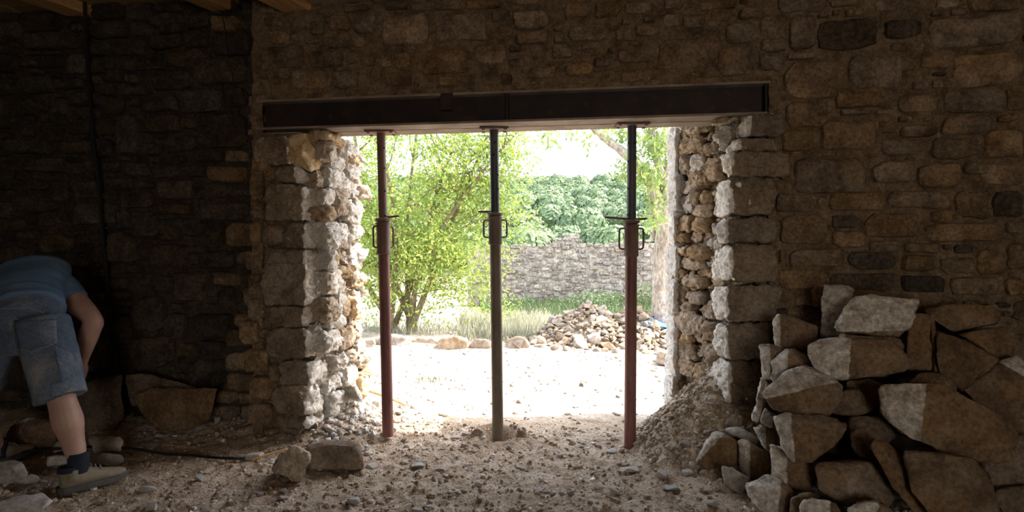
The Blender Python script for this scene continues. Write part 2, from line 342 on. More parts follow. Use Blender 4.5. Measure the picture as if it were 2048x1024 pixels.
class Wall:
    """a plane of rubble: listed stones first, then smaller ones packed into the free cells"""
    def __init__(s, frame, u0, u1, v0, v1, cell=0.01):
        s.f = frame; s.u0, s.v0, s.cell = u0, v0, cell
        s.occ = np.zeros((int((v1-v0)/cell)+1, int((u1-u0)/cell)+1), bool); s.st = []
    def block(s, u0, v0, u1, v1, val=True):
        c = s.cell; h, w = s.occ.shape
        i0, i1 = max(0, int((v0-s.v0)/c)), min(h, int((v1-s.v0)/c)+1); j0, j1 = max(0, int((u0-s.u0)/c)), min(w, int((u1-s.u0)/c)+1)
        if i1 > i0 and j1 > j0: s.occ[i0:i1, j0:j1] = val
    def add(s, u0, v0, u1, v1, gap=0.004):
        if u1-u0 < 0.02 or v1-v0 < 0.02: return
        s.st.append((u0+gap, v0+gap, u1-gap, v1-gap)); s.block(u0, v0, u1, v1)
    def fill(s, sizes, seed=1, keep=1.0):
        r = random.Random(seed); h, w = s.occ.shape; c = s.cell
        for (a0, a1, b0, b1, tries) in sizes:
            ii = None
            for _ in range(tries):
                ww, hh = int(r.uniform(a0, a1)/c), int(r.uniform(b0, b1)/c)
                if h-hh <= 1 or w-ww <= 1: continue
                i, j = r.randrange(h-hh), r.randrange(w-ww)
                if s.occ[i, j] or s.occ[i+hh, j+ww] or s.occ[i:i+hh, j:j+ww].any(): continue
                s.occ[i:i+hh+1, j:j+ww+1] = True
                if r.random() < keep: s.st.append((s.u0+j*c+.004, s.v0+i*c+.004, s.u0+(j+ww)*c-.004, s.v0+(i+hh)*c-.004))
def px_boxes(lst, ox, oy, sc): return [(ox+a*sc, oy+b*sc, ox+c*sc, oy+d*sc) for a, b, c, d in lst]
def box_on_front(b, Y):
    x0, y0, x1, y1 = b; ym = (y0+y1)/2; xm = (x0+x1)/2
    return P(x0, ym, Y).x, P(xm, y1, Y).z, P(x1, ym, Y).x, P(xm, y0, Y).z
SIZES = [(0.26,0.42,0.12,0.2,900),(0.18,0.3,0.09,0.16,2500),(0.12,0.22,0.07,0.12,4000),(0.08,0.14,0.05,0.09,6000),(0.05,0.09,0.035,0.06,7000)]

def mortar_sheet(name, frame, u0, u1, v0, v1, step, amp, base, m, parent, seed, hole=None, freq=9):
    nu, nv = max(2, int((u1-u0)/step)), max(2, int((v1-v0)/step))
    U, V = np.meshgrid(np.linspace(u0, u1, nu), np.linspace(v0, v1, nv))
    O, e1, e2, nn = frame
    p = np.array(O)[None] + U.reshape(-1, 1)*np.array(e1)[None] + V.reshape(-1, 1)*np.array(e2)[None]
    d = base + amp*fbm(p*freq, 4, seed) + amp*0.5*fbm(p*freq*4, 2, seed+5)
    p = p + d[:, None]*np.array(nn)[None]
    f = grid_faces(nv, nu)
    if hole is not None:
        cu = U.ravel()[f].mean(1); cv = V.ravel()[f].mean(1); f = f[~hole(cu, cv)]
    return link(name, quads_mesh(name, p, f), m, parent)

EX, EZ = Vector((1,0,0)), Vector((0,0,1))
LEFT_Y = 0.22
F_LEFT = (Vector((0,LEFT_Y,0)), EX, EZ, Vector((0,-1,0)))
F_FRONT = (Vector((0,0,0)), EX, EZ, Vector((0,-1,0)))
ROOM = dict(x0=-5.6, x1=3.6, y0=-8.0, z1=3.12)
SEAM = P(509, 400, 0.0).x          # where the older recessed wall meets the pier
RIGHT = P(1548, 400, 0.0).x        # from here on the wall right of the opening
JL, JR = -1.78, 0.86               # sides of the opening
BEAM_Z0, BEAM_Z1 = 2.105, 2.305

def slab(name, lo_, hi_, m, kind='structure', parent=None):
    mb = MB(); lo_, hi_ = Vector(lo_), Vector(hi_); mb.box((lo_+hi_)/2, (hi_-lo_)/2)
    o = mb.build(name, m, parent, False)
    if parent is None: tag(o, kind=kind)
    return o
# cores of the walls (what carries the stones), floor slab and ceiling
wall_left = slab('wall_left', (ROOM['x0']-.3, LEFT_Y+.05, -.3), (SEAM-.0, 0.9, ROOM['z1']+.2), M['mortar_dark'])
wall_front = slab('wall_front', (SEAM, 0.07, 2.33), (RIGHT+.1, 0.42, ROOM['z1']+.2), M['mortar'])
slab('pier_core', (SEAM, 0.07, -.3), (JL-.16, 0.78, 2.10), M['core_mortar'], parent=wall_front)
slab('pier_core', (SEAM, 0.42, 2.10), (JL-.3, 0.78, ROOM['z1']+.2), M['core_mortar'], parent=wall_front)
wall_right = slab('wall_right', (RIGHT-.02, 0.07, -.3), (ROOM['x1']+.3, 0.8, ROOM['z1']+.2), M['mortar'])
slab('pier_core', (JR+.16, 0.07, -.3), (RIGHT, 0.78, 2.10), M['core_mortar'], parent=wall_right)
slab('pier_core', (JR+.16, 0.42, 2.10), (RIGHT, 0.78, ROOM['z1']+.2), M['core_mortar'], parent=wall_right)
slab('outer_lintel', (JL-.32, 0.45, 2.62), (RIGHT, 0.78, ROOM['z1']+.2), M['core_mortar'], parent=wall_front)
slab('wall_west', (ROOM['x0']-.3, ROOM['y0'], -.3), (ROOM['x0'], LEFT_Y+.05, ROOM['z1']+.2), M['mortar_dark'])
we = slab('wall_east', (ROOM['x1'], ROOM['y0'], -.3), (ROOM['x1']+.3, 0.2, ROOM['z1']+.2), M['mortar'])
# back wall, with a doorway made up to hold the fill lamp
wb = slab('wall_back', (ROOM['x0']-.3, ROOM['y0']-.3, -.3), (0.6, ROOM['y0'], ROOM['z1']+.2), M['mortar'])
slab('pier', (2.6, ROOM['y0']-.3, -.3), (ROOM['x1']+.3, ROOM['y0'], ROOM['z1']+.2), M['mortar'], parent=wb)
slab('lintel', (0.6, ROOM['y0']-.3, 2.4), (2.6, ROOM['y0'], ROOM['z1']+.2), M['mortar'], parent=wb)

# ---------------- ceiling: boards on joists
ceil_o = slab('ceiling', (ROOM['x0']-.3, ROOM['y0']-.3, ROOM['z1']+.03), (ROOM['x1']+.3, 0.85, ROOM['z1']+.2), M['board'])
jd = Vector((0.365, 1.056, 0)).normalized(); jp = Vector((-jd.y, jd.x, 0))
for k in range(14):                     # boards laid across the joists, the row next to the front wall
    c = Vector((-4.6+k*0.6, -0.35, ROOM['z1']+.012))
    mb = MB(); mb.box((0,0,0), (0.285, 0.75, 0.014)); mb.build('board', M['board'], ceil_o, False, loc=c)
for (px, py, wd, hh) in ((165, 34, 0.19, 0.19), (452, 26, 0.16, 0.17), (596, 24, 0.205, 0.19), (905, -34, 0.18, 0.17), (1250, -60, 0.18, 0.16), (1640, -75, 0.18, 0.16)):
    end = P(px, py, LEFT_Y if px < 500 else 0.02)
    zc = max(end.z, 2.885) + hh/2
    a = Vector((end.x, end.y, zc)) + jd*0.06; b = a - jd*6.5
    R = Matrix((jp, jd, EZ)).transposed()
    mb = MB(); mb.box((0,0,0), (wd/2, 3.28, hh/2), R)
    o = mb.build('joist', M['wood'], ceil_o, False, loc=(a+b)/2)
    bv = o.modifiers.new('b', 'BEVEL'); bv.width = 0.012; bv.segments = 2
# pale hollow tiles between the joists, above the wall head
for k, px in enumerate((652, 712, 780)):
    p = P(px, 2, 0.0); mb = MB(); mb.box((0,0,0), (0.098, 0.07, 0.04)); mb.build('ceiling_tile', M['plaster'], ceil_o, False, loc=(p.x, -.045, 2.972-.006*k))

# ---------------- wall_left: dark recessed wall with open joints
A = [(120,150,290,225),(410,105,580,175),(585,105,690,165),(675,62,780,125),(785,62,940,130),(710,110,840,152),(700,15,830,60),(945,75,1085,148),(945,150,1130,250),(820,138,940,218),(665,155,820,220),(745,222,930,305),(410,185,500,255),(505,175,660,250),(865,255,1110,380),(680,315,860,405),(560,388,665,428),(640,428,800,500),(470,430,570,515),(805,400,1005,505),(1010,390,1105,480),(635,507,815,595),(885,508,1105,663),(525,518,632,690),(430,530,522,610),(420,618,520,705),(815,530,880,578),(740,600,880,680),(640,640,715,695),(880,670,1005,725),(1010,670,1110,725),(565,725,670,790),(680,740,795,798),(835,735,920,790),(925,740,1110,815),(485,790,610,850),(620,805,700,845),(710,805,870,890),(940,820,1145,880),(540,855,690,930),(870,905,1110,985),(710,905,860,960),(330,805,450,885),(590,940,700,1015),(705,970,860,1024),(870,990,1010,1040),(1030,990,1160,1040),(110,335,245,420),(255,355,385,400),(190,565,285,635),(40,620,235,690),(285,630,410,690),(235,840,320,900),(100,565,160,610),(0,585,65,625),(205,255,290,305),(300,240,400,335),(120,228,280,250),(290,160,370,220),(70,440,170,520),(180,450,235,500),(240,450,325,520),(240,415,300,440),(95,700,300,770),(130,805,220,850),(95,870,225,950),(330,905,530,1000),(0,760,85,850),(470,330,555,370),(560,265,650,320),(655,300,740,314),(410,265,470,330),(0,240,100,330),(0,100,110,180),(300,20,390,90),(420,20,560,90),(570,10,690,95)]
Hc = [(150,20,280,130),(270,65,360,140),(85,0,148,90),(45,95,165,240),(365,35,460,120),(470,80,555,170),(560,55,720,168),(240,150,400,260),(405,190,460,250),(465,178,612,262),(160,285,240,345),(250,290,325,360),(520,275,635,338),(330,275,480,410),(520,342,610,435),(150,380,300,540),(320,412,380,450),(290,455,390,580),(400,455,595,572),(565,525,725,615),(70,465,148,600),(450,580,560,622),(350,590,448,660),(568,628,725,715),(140,560,340,710),(395,662,560,790),(565,720,735,810),(625,812,750,865),(520,800,620,863),(630,867,760,940),(500,867,620,930),(55,300,130,355),(60,360,150,400),(100,430,148,463),(0,560,68,720),(175,170,235,230)]
wl_ = Wall(F_LEFT, ROOM['x0'], SEAM, -0.1, 3.1)
for b in px_boxes(A, 0, 0, .449) + px_boxes(Hc, 200, 420, .449): wl_.add(*box_on_front(b, LEFT_Y))
wl_.fill(SIZES, 3)
def place_wall(w, parent, m_pick, outs, back, seed, limit, small, mortar_m, rise=0.8, tilt=0.03, rough=0.12, xmin=-99, xmax=99):
    sts = sorted(w.st, key=lambda s: -((s[2]-s[0])*(s[3]-s[1])*(1 if xmin < s[0] < xmax else .02)))
    rest = MB()
    for i, s in enumerate(sts):
        r = random.Random(seed*1000+i); o = r.uniform(*outs)
        big = i < limit
        res = pillow(w.f, *s, o, back, 20 if big else 10, None, seed*7919+i, rough, tilt, rise)
        if big: put_stone(res, m_pick(r, s), parent)
        else: rest.add(res[1], res[2])
    if rest.v:
        o = rest.build(small, m_pick(random.Random(1), (0,0,0,0)), parent, True, 42); tag(o, kind='stuff')
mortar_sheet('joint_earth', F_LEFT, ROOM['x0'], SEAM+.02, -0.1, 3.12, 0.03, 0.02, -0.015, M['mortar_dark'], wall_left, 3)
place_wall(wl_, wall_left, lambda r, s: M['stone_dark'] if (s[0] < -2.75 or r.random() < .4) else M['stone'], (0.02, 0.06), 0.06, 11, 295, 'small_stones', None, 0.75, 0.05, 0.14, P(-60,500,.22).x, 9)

# ---------------- wall_front: lintel masonry over the beam and the pier left of the opening
B_ = [(590,95,740,210),(748,105,905,225),(465,135,560,240),(930,95,1260,300),(1280,95,1640,275),(205,205,340,300),(430,250,535,300),(580,265,735,320),(740,240,850,320),(120,300,440,455),(465,335,690,450),(345,460,580,585),(605,460,795,590),(895,345,1010,445),(1020,345,1140,470),(1190,320,1510,500),(1540,290,1765,430),(1660,65,1790,150),(1800,75,2048,200),(1825,205,2040,300),(955,25,1115,70),(1120,10,1470,75),(1480,0,1740,65),(690,40,850,85),(710,345,800,430),(1775,305,1865,350),(160,115,300,180),(820,375,890,440),(1310,505,1470,570)]
C_ = [(435,20,610,130),(640,20,830,125),(845,15,1040,100),(1350,5,1620,70),(460,165,740,290),(920,160,1100,250),(1110,95,1235,190),(1240,100,1410,200),(1430,80,1570,148),(1620,60,1790,140),(1530,150,1770,300),(1070,250,1525,470),(1480,310,1750,525),(1770,265,1960,360),(350,300,500,400),(520,300,650,345),(640,395,760,465),(800,345,1040,435),(820,475,1040,565),(440,430,640,520),(1760,375,1930,490)]
wf = Wall(F_FRONT, SEAM, RIGHT, -0.1, 3.1)
wf.block(SEAM+.02, BEAM_Z0-.02, RIGHT-.03, BEAM_Z1+.02)                 # beam
wf.block(P(560,500,0).x, -0.1, RIGHT, BEAM_Z0)                          # opening and its quoins
wf.block(P(545,300,0).x-.06, P(545,345,0).z, 9, BEAM_Z0)
for b in px_boxes(B_, 480, 0, .3027) + px_boxes(C_, 1000, 0, .293): wf.add(*box_on_front(b, 0))
PW = [(150,280,238,375),(145,655,292,810)]; PW3 = [(120,560,172,675)]
EXTRA = [(505,300,540,345),(500,350,528,395),(505,400,528,440),(500,445,524,485),(490,500,522,540),(500,545,524,590),(495,595,530,640),(480,640,520,690),(490,695,538,745),(500,750,545,800),(495,805,550,850),(505,270,545,298)]
for b in px_boxes(PW, 480, 250, .3027) + px_boxes(PW3, 500, 540, .3321) + EXTRA:
    u = box_on_front(b, 0); wf.block(*u, False); wf.add(*u)
wf.fill([(0.12,0.22,0.07,0.12,900),(0.08,0.14,0.05,0.09,1500),(0.04,0.09,0.03,0.06,2500)], 4, 0.75)
QL = P(524, 500, 0).x
open_hole = lambda u, v: ((v < BEAM_Z1+.012) & (v > BEAM_Z0-.03) & (u > SEAM+.06) & (u < P(1536,190,0).x)) | ((v < BEAM_Z0) & (u > QL))
mortar_sheet('mortar_face', F_FRONT, SEAM-.02, RIGHT+.02, -0.1, 3.12, 0.016, 0.022, -0.004, M['mortar'], wall_front, 5, open_hole, 11)
mortar_sheet('mortar_face', F_FRONT, QL-.03, JL-.12, -0.1, BEAM_Z0-.02, 0.016, 0.02, -0.035, M['mortar'], wall_front, 15, None, 11)
place_wall(wf, wall_front, lambda r, s: M['stone'], (0.012, 0.036), 0.05, 21, 280, 'small_stones', None, 0.7, 0.04, 0.13)

# ---------------- wall_right
D_ = [(30,55,130,180),(130,50,225,175),(230,65,440,170),(460,65,590,135),(600,55,920,165),(270,0,370,25),(420,0,590,40),(110,210,310,340),(330,185,525,305),(580,190,680,235),(690,180,935,298),(120,182,225,208),(120,342,268,440),(285,315,460,370),(305,372,410,395),(235,410,435,515),(105,442,220,518),(140,535,400,660),(85,662,220,728),(410,545,565,625),(568,555,718,645),(500,320,640,385),(655,302,870,390),(645,395,830,462),(610,468,780,548),(440,475,585,530),(510,425,640,472),(800,440,935,540),(722,555,810,598),(780,562,935,635),(265,652,460,722),(470,650,685,712),(690,650,820,750),(825,650,935,745),(612,715,685,765),(95,730,265,835),(275,732,370,782),(385,725,585,812),(272,787,396,848),(400,820,510,860),(590,760,862,825),(868,757,935,800),(520,828,645,865),(130,848,325,912),(330,855,500,922),(510,867,630,930),(645,878,765,936),(770,850,870,940),(680,942,850,1010),(865,945,935,1010),(90,917,265,990),(98,850,128,900),(270,930,500,1000),(505,937,670,1000),(260,523,350,534),(530,533,563,553),(645,300,652,340),(872,302,935,380)]
wr = Wall(F_FRONT, RIGHT, ROOM['x1'], -0.1, 3.1)
for b in px_boxes(D_, 1500, 0, .586): wr.add(*box_on_front(b, 0))
wr.fill(SIZES, 6)
mortar_sheet('mortar_face', F_FRONT, RIGHT-.03, ROOM['x1'], -0.1, 3.12, 0.018, 0.020, -0.004, M['mortar'], wall_right, 6, None, 10)
mortar_sheet('mortar_face', F_FRONT, JR+.16, RIGHT, -0.1, BEAM_Z0-.03, 0.018, 0.020, -0.035, M['mortar'], wall_right, 7, None, 10)
place_wall(wr, wall_right, lambda r, s: M['stone'] if r.random() < .85 else M['stone_dark'], (0.010, 0.036), 0.05, 31, 290, 'small_stones', None, 0.7, 0.045, 0.13, -9, P(2110,400,0).x)

# ---------------- rough hewn blocks from a hull of points
def hull_mesh(name, pts, rough=0.006, el=0.035, soft=2, seed=0, freq=14, coarse=0.0, chips=5):
    c = sum((Vector(p) for p in pts), Vector())/len(pts)
    bm = bmesh.new()
    for p in pts: bm.verts.new(Vector(p)-c)
    r = bmesh.ops.convex_hull(bm, input=bm.verts[:])
    dead = [g for g in set(r['geom_interior']+r['geom_unused']) if isinstance(g, bmesh.types.BMVert) and g.is_valid]
    if dead: bmesh.ops.delete(bm, geom=dead, context='VERTS')
    rc = random.Random(seed*31+7)
    for _ in range(chips):           # corners knocked off
        d = Vector((rc.gauss(0, 1), rc.gauss(0, 1), rc.gauss(0, 1))).normalized()
        sv = sorted((v.co.dot(d) for v in bm.verts), reverse=True); ext = sv[0]-sv[-1]
        cut = sv[0] - ext*rc.uniform(.02, .075)
        bmesh.ops.bisect_plane(bm, geom=bm.verts[:]+bm.edges[:]+bm.faces[:], plane_co=d*cut, plane_no=d, clear_outer=True)
        be = [e for e in bm.edges if len(e.link_faces) == 1]
        if be: bmesh.ops.holes_fill(bm, edges=be, sides=0)
    bmesh.ops.triangulate(bm, faces=bm.faces[:])
    for _ in range(6):
        le = [e for e in bm.edges if e.calc_length() > el]
        if not le: break
        bmesh.ops.subdivide_edges(bm, edges=le, cuts=1)
        bmesh.ops.triangulate(bm, faces=[f for f in bm.faces if len(f.verts) > 3])
    for _ in range(soft): bmesh.ops.smooth_vert(bm, verts=bm.verts[:], factor=0.5, use_axis_x=True, use_axis_y=True, use_axis_z=True)
    bmesh.ops.recalc_face_normals(bm, faces=bm.faces[:])
    bm.normal_update()
    co = np.array([v.co[:] for v in bm.verts]); no = np.array([v.normal[:] for v in bm.verts])
    q = co + np.array(c)
    d = rough*(fbm(q*freq, 3, seed)+1.1*(0.35-np.abs(fbm(q*freq*1.6, 2, seed+3)))+0.5*np.abs(fbm(q*freq*3.4, 2, seed+4))-0.2)
    if coarse: d += coarse*fbm(q*freq*0.35, 2, seed+9)
    co = co + no*d[:, None]
    for v, p in zip(bm.verts, co): v.co = p
    me = bpy.data.meshes.new(name); bm.to_mesh(me); bm.free()
    me.shade_smooth(); me.set_sharp_from_angle(angle=math.radians(48))
    return me, c
def hull_rock(name, pts, mats, parent=None, face_pick=None, **k):
    me, c = hull_mesh(name, pts, **k)
    o = link(name, me, mats, parent, c)
    if face_pick:                # marks the freshly broken part of the surface for the material
        nv = len(me.vertices); n = np.zeros(nv*3); me.vertex_normals.foreach_get('vector', n); n = n.reshape(-1, 3)
        ce = np.zeros(nv*3); me.vertices.foreach_get('co', ce); ce = ce.reshape(-1, 3) + np.array(c)
        bk_ = np.clip(face_pick(n, ce), 0, 1); d_ = np.clip(bk_*2-.8, 0, 1)*(.012*fbm(ce*24, 3, 5)+.007*(.4-np.abs(fbm(ce*50, 2, 6))))
        me.vertices.foreach_set('co', (ce-np.array(c)+n*d_[:, None]).ravel()); me.update()
        at = me.attributes.new('brk', 'FLOAT', 'POINT'); at.data.foreach_set('value', bk_.astype(np.float32))
    return o
# quoins: dark weathered face to the room, freshly broken face to the opening
def quoin(b, x2, side, parent, Y=-0.03, seed=0):
    x0, y0, x1, y1 = b
    r = random.Random(seed); j = lambda a: r.uniform(-a, a)
    edge = x1 if side > 0 else x0
    Xc = P(edge, (y0+y1)/2, Y).x
    pts = []
    y0, y1 = y0+1.5, y1-1.5
    for (px, py) in ((x0+2, y0+2), (x0-1, y0+(y1-y0)*.3), (x0, y0+(y1-y0)*.75), (x0+2, y1-2), (x1-2, y0+1), (x1+1, (y0+y1)/2), (x1-2, y1-1), ((x0+x1)/2, y0-1), ((x0+x1)/2, y1+1)):
        pts.append(P(px, py, Y+j(.008)))
    z0, z1 = P(edge, y1, Y).z, P(edge, y0, Y).z; h = z1-z0
    far = PX(x2, (y0+y1)/2, Xc); yd = min(max(far.y, 0.10), 0.42)
    s = 1 if side > 0 else -1
    for (yy, zz, xx) in ((yd*.5, z0+.01, .03), (yd*.5, z1-.015, .02), (yd*.55, z0+h*.5, .045), (yd, z0+h*.1, -.0), (yd, z1-h*.12, -.01), (yd, z0+h*.5, .015)):
        pts.append(Vector((Xc+s*(xx+j(.02)), yy, zz)))
    xb = P(x0 if side > 0 else x1, (y0+y1)/2, Y).x
    for zz in (z0+.02, z1-.02): pts.append(Vector((xb, 0.22, zz))); pts.append(Vector((Xc-s*.08, yd+.12, zz)))
    sgn = s
    def pick(n, ce):
        e = Xc - s*(0.012 + 0.022*fbm(ce*16, 2, seed))
        return np.maximum((n[:, 0]*sgn-.35)/.5, .5+(ce[:, 0]-e)*sgn/.03)
    hull_rock('stone', pts, M['quoin'], parent, pick, rough=0.022, el=0.022, soft=1, seed=seed, freq=16)
qs = px_boxes([(95,75,325,265),(242,265,375,385),(160,388,420,637),(295,645,430,822),(165,815,430,945)], 480, 250, .3027)
q2 = [355,455,512,530,540]
for k, (b, x2) in enumerate(zip(qs, q2)): quoin(b, 480+x2*.3027, 1, wall_front, seed=100+k)
qs = px_boxes([(75,-42,340,215),(118,218,322,342),(105,350,342,532),(175,545,357,700),(140,692,347,872),(225,875,340,960)], 500, 540, .3321)
for k, (b, x2) in enumerate(zip(qs, [402,440,430,472,428,425])): quoin(b, 500+x2*.3321, 1, wall_front, seed=120+k)
qs = px_boxes([(525,8,750,160),(475,165,715,248),(430,250,775,400),(430,400,692,635),(400,645,700,805),(425,815,710,1040)], 1320, 220, .3321)
for k, (b, x2) in enumerate(zip(qs, [455,430,405,352,378,318])): quoin(b, 1320+x2*.3321, -1, wall_right, seed=140+k)
qs = px_boxes([(490,86,805,296),(490,302,755,510),(505,516,692,768),(490,772,655,930)], 1280, 540, .3516)
for k, (b, x2) in enumerate(zip(qs, [445,450,415,440])): quoin(b, 1280+x2*.3516, -1, wall_right, seed=150+k)

# ---------------- rubble core seen in the two reveals
def plane_frame(a, b, flip):
    a, b = Vector(a), Vector(b); e1 = (b-a).normalized(); n = e1.cross(EZ)*flip
    return (a, e1, EZ, n)
FRL = plane_frame((JL-.01, 0.0, 0), (JL-.02, 0.8, 0), 1)
FRR = plane_frame((0.93, 0.0, 0), (0.66, 0.8, 0), -1)
def on_frame(px, py, fr):
    O, e1, e2, n = fr; d = ray(px, py); t = (O-CAM).dot(n)/d.dot(n); p = CAM+d*t-O
    return p.dot(e1), p.dot(e2)
def box_on_frame(b, fr):
    x0, y0, x1, y1 = b; ym = (y0+y1)/2; xm = (x0+x1)/2
    ua, ub = on_frame(x0, ym, fr)[0], on_frame(x1, ym, fr)[0]
    return min(ua, ub), on_frame(xm, y1, fr)[1], max(ua, ub), on_frame(xm, y0, fr)[1]
RL2 = [(520,640,610,815),(455,305,560,400),(510,430,585,540),(585,425,680,610),(515,545,580,640),(555,240,650,298),(562,300,690,420),(680,385,755,490),(680,495,775,640),(610,655,700,760),(705,655,780,760),(615,760,690,825),(530,825,588,955),(590,830,645,930),(610,935,740,1010),(550,965,632,1024),(490,58,655,108),(515,115,575,230)]
RL3 = [(375,5,425,150),(430,5,520,145),(412,160,490,300),(500,60,560,140),(570,10,630,100),(405,360,508,490),(450,280,520,345),(512,345,600,465),(540,470,625,540),(470,495,538,600),(542,560,610,700),(612,590,690,640),(445,640,520,720),(452,725,550,800),(560,770,680,850),(470,812,530,890),(435,890,520,930),(535,820,590,880),(385,320,445,370),(610,480,660,580)]
RLO = [(570,110,785,345),(640,780,805,985)]
wrl = Wall(FRL, 0.12, 0.82, 0.0, 2.12)
for b in px_boxes(RL2, 480, 250, .3027) + px_boxes(RL3, 500, 540, .3321):
    u = list(box_on_frame(b, FRL)); u[0] = max(u[0], .02); u[2] = min(u[2], .84); wrl.add(*u)
wrl.fill([(0.12,0.2,0.07,0.12,500),(0.06,0.12,0.05,0.08,1500),(0.04,0.07,0.03,0.05,2500)], 8)
mortar_sheet('core_mortar', FRL, 0.05, 0.80, -0.05, 2.12, 0.014, 0.05, -0.035, M['core_mortar'], wall_front, 8, None, 10)
def reveal_rock(fr, s, seed, m, parent, out):
    r = random.Random(seed); O, e1, e2, n = fr
    u0, v0, u1, v1 = s; pts = []
    for a in (0, .5, 1):
        for b in (0, .5, 1):
            k = 1.0 if (a == .5 or b == .5) else r.uniform(.45, .9)
            pts.append(O + e1*(u0+(u1-u0)*(a+r.uniform(-.06,.06))) + e2*(v0+(v1-v0)*(b+r.uniform(-.06,.06))) + n*(out*k*r.uniform(.75, 1.15)))
            pts.append(O + e1*(u0+(u1-u0)*(.1+.8*a)) + e2*(v0+(v1-v0)*(.1+.8*b)) - n*0.12)
    hull_rock('stone', pts, m, parent, rough=0.03, el=max(.014, min(.024, (u1-u0)*.2)), soft=1, seed=seed, freq=18, coarse=.012)
for k, s in enumerate(sorted(wrl.st, key=lambda s: -(s[2]-s[0])*(s[3]-s[1]))[:150]):
    r = random.Random(500+k); big = (s[2]-s[0])*(s[3]-s[1]) > .012
    reveal_rock(FRL, s, 500+k, M['broken'] if r.random() < .68 else M['broken_warm'], wall_front, r.uniform(.035, .08) if big else r.uniform(-.02, .03))
# odd fractured ochre rock hanging under the beam, outer blocks of the left jamb
pz = lambda x, y, Y: P(480+x*.3027, 250+y*.3027, Y)
hull_rock('stone', [pz(330,75,-.05),(pz(430,52,-.03)),pz(300,240,-.04),pz(320,155,-.07),pz(400,272,-.06),pz(470,305,-.05),pz(395,190,-.11),pz(555,270,.12),pz(560,200,.16),pz(520,120,.14),pz(455,75,.06),pz(480,160,-.02),pz(380,110,.3),pz(500,250,.3)], M['orange_stone'], wall_front, rough=0.03, el=0.022, soft=1, seed=31, freq=15, coarse=.02)
def outer_block(pf, ps, Y0, Y1, m, parent, seed):
    """pf: pixels of the face to the room at depth Y0; ps: pixels of its side at depth Y1"""
    hull_rock('stone', [P(x, y, Y0) for x, y in pf]+[P(x, y, Y1) for x, y in ps]+[P(pf[0][0], pf[0][1]+8, Y1+.05), P(pf[0][0], pf[-1][1]-8, Y1+.05)], m, parent, rough=0.03, el=0.022, soft=1, seed=seed, freq=15, coarse=.012)
e2_ = lambda l: [(480+x*.3027, 250+y*.3027) for x, y in l]; e3_ = lambda l: [(500+x*.3321, 540+y*.3321) for x, y in l]
outer_block(e2_([(575,130),(715,112),(700,290),(585,305)]), e2_([(735,118),(780,150),(790,330),(750,345)]), .50, .72, M['broken'], wall_front, 41)
outer_block(e2_([(640,795),(720,790),(740,960),(650,930)]), e2_([(760,783),(800,800),(802,960),(770,985)]), .52, .74, M['broken'], wall_front, 42)
outer_block(e2_([(690,400),(735,390),(745,480),(700,490)]), e2_([(750,400),(760,430),(755,490)]), .5, .74, M['broken'], wall_front, 47)
outer_block(e2_([(700,510),(760,500),(770,620),(700,640)]), e2_([(785,510),(803,540),(800,620),(780,640)]), .5, .74, M['broken'], wall_front, 48)
outer_block(e3_([(478,160),(540,145),(545,310),(500,300)]), e3_([(555,150),(570,165),(568,305),(556,320)]), .22, .42, M['broken'], wall_front, 43)
outer_block(e3_([(565,175),(610,160),(640,190),(640,290),(575,300)]), e3_([(650,180),(670,230),(660,285)]), .46, .7, M['orange_stone'], wall_front, 44)
outer_block(e3_([(570,320),(630,300),(650,400),(600,420)]), e3_([(665,310),(680,370),(670,400)]), .5, .74, M['broken_warm'], wall_front, 49)
outer_block(e3_([(610,500),(650,425),(655,545),(620,560)]), e3_([(690,420),(697,540),(680,560)]), .5, .72, M['pile_grey'], wall_front, 45)
outer_block(e3_([(630,660),(680,640),(690,750),(640,765)]), e3_([(700,650),(710,720),(705,765)]), .5, .72, M['orange_stone'], wall_front, 46)
outer_block(e3_([(560,700),(620,690),(665,780),(560,755)]), e3_([(640,700),(675,770)]), .3, .45, M['pile_grey'], wall_front, 50)

RR4 = [(150,95,330,148),(140,165,280,260),(260,150,330,190),(290,195,380,265),(392,100,440,250),(135,275,200,400),(205,285,285,375),(245,240,315,280),(290,285,385,365),(215,375,320,465),(125,420,212,505),(330,340,400,420),(130,510,215,625),(220,490,268,580),(272,490,325,575),(190,590,248,632),(252,580,325,640),(115,640,225,735),(235,645,310,735),(190,740,262,790),(110,740,185,800),(268,740,310,790),(125,815,190,880),(195,820,310,900),(125,890,280,955),(285,910,330,950),(240,960,310,1005),(105,965,180,1024),(190,1010,270,1030)]
RR5 = [(285,35,380,95),(340,0,410,32),(200,85,285,230),(290,100,350,120),(305,122,395,195),(260,180,338,235),(372,180,455,265),(205,245,390,358),(210,360,320,400),(325,360,430,400),(205,405,328,505),(332,425,372,495),(376,430,420,490),(205,510,330,600),(200,620,260,705),(190,710,240,755),(330,540,400,630),(400,300,450,395),(395,400,470,540),(400,580,460,700)]
wrr = Wall(FRR, 0.16, 0.84, 0.0, 2.12)
for b in px_boxes(RR4, 1320, 220, .3321) + px_boxes(RR5, 1280, 540, .3516):
    u = list(box_on_frame(b, FRR)); u[0] = max(u[0], .05); u[2] = min(u[2], .80); wrr.add(*u)
wrr.fill([(0.08,0.14,0.05,0.09,900),(0.04,0.08,0.03,0.05,2500)], 9)
mortar_sheet('core_mortar', FRR, 0.06, 0.83, -0.05, 2.13, 0.014, 0.04, -0.03, M['core_mortar'], wall_right, 9, None, 10)
for k, s in enumerate(sorted(wrr.st, key=lambda s: -(s[2]-s[0])*(s[3]-s[1]))[:140]):
    r = random.Random(800+k); big = (s[2]-s[0])*(s[3]-s[1]) > .008
    reveal_rock(FRR, s, 800+k, M['broken_warm'] if r.random() < .8 else M['broken'], wall_right, r.uniform(.03, .075) if big else r.uniform(.0, .03))
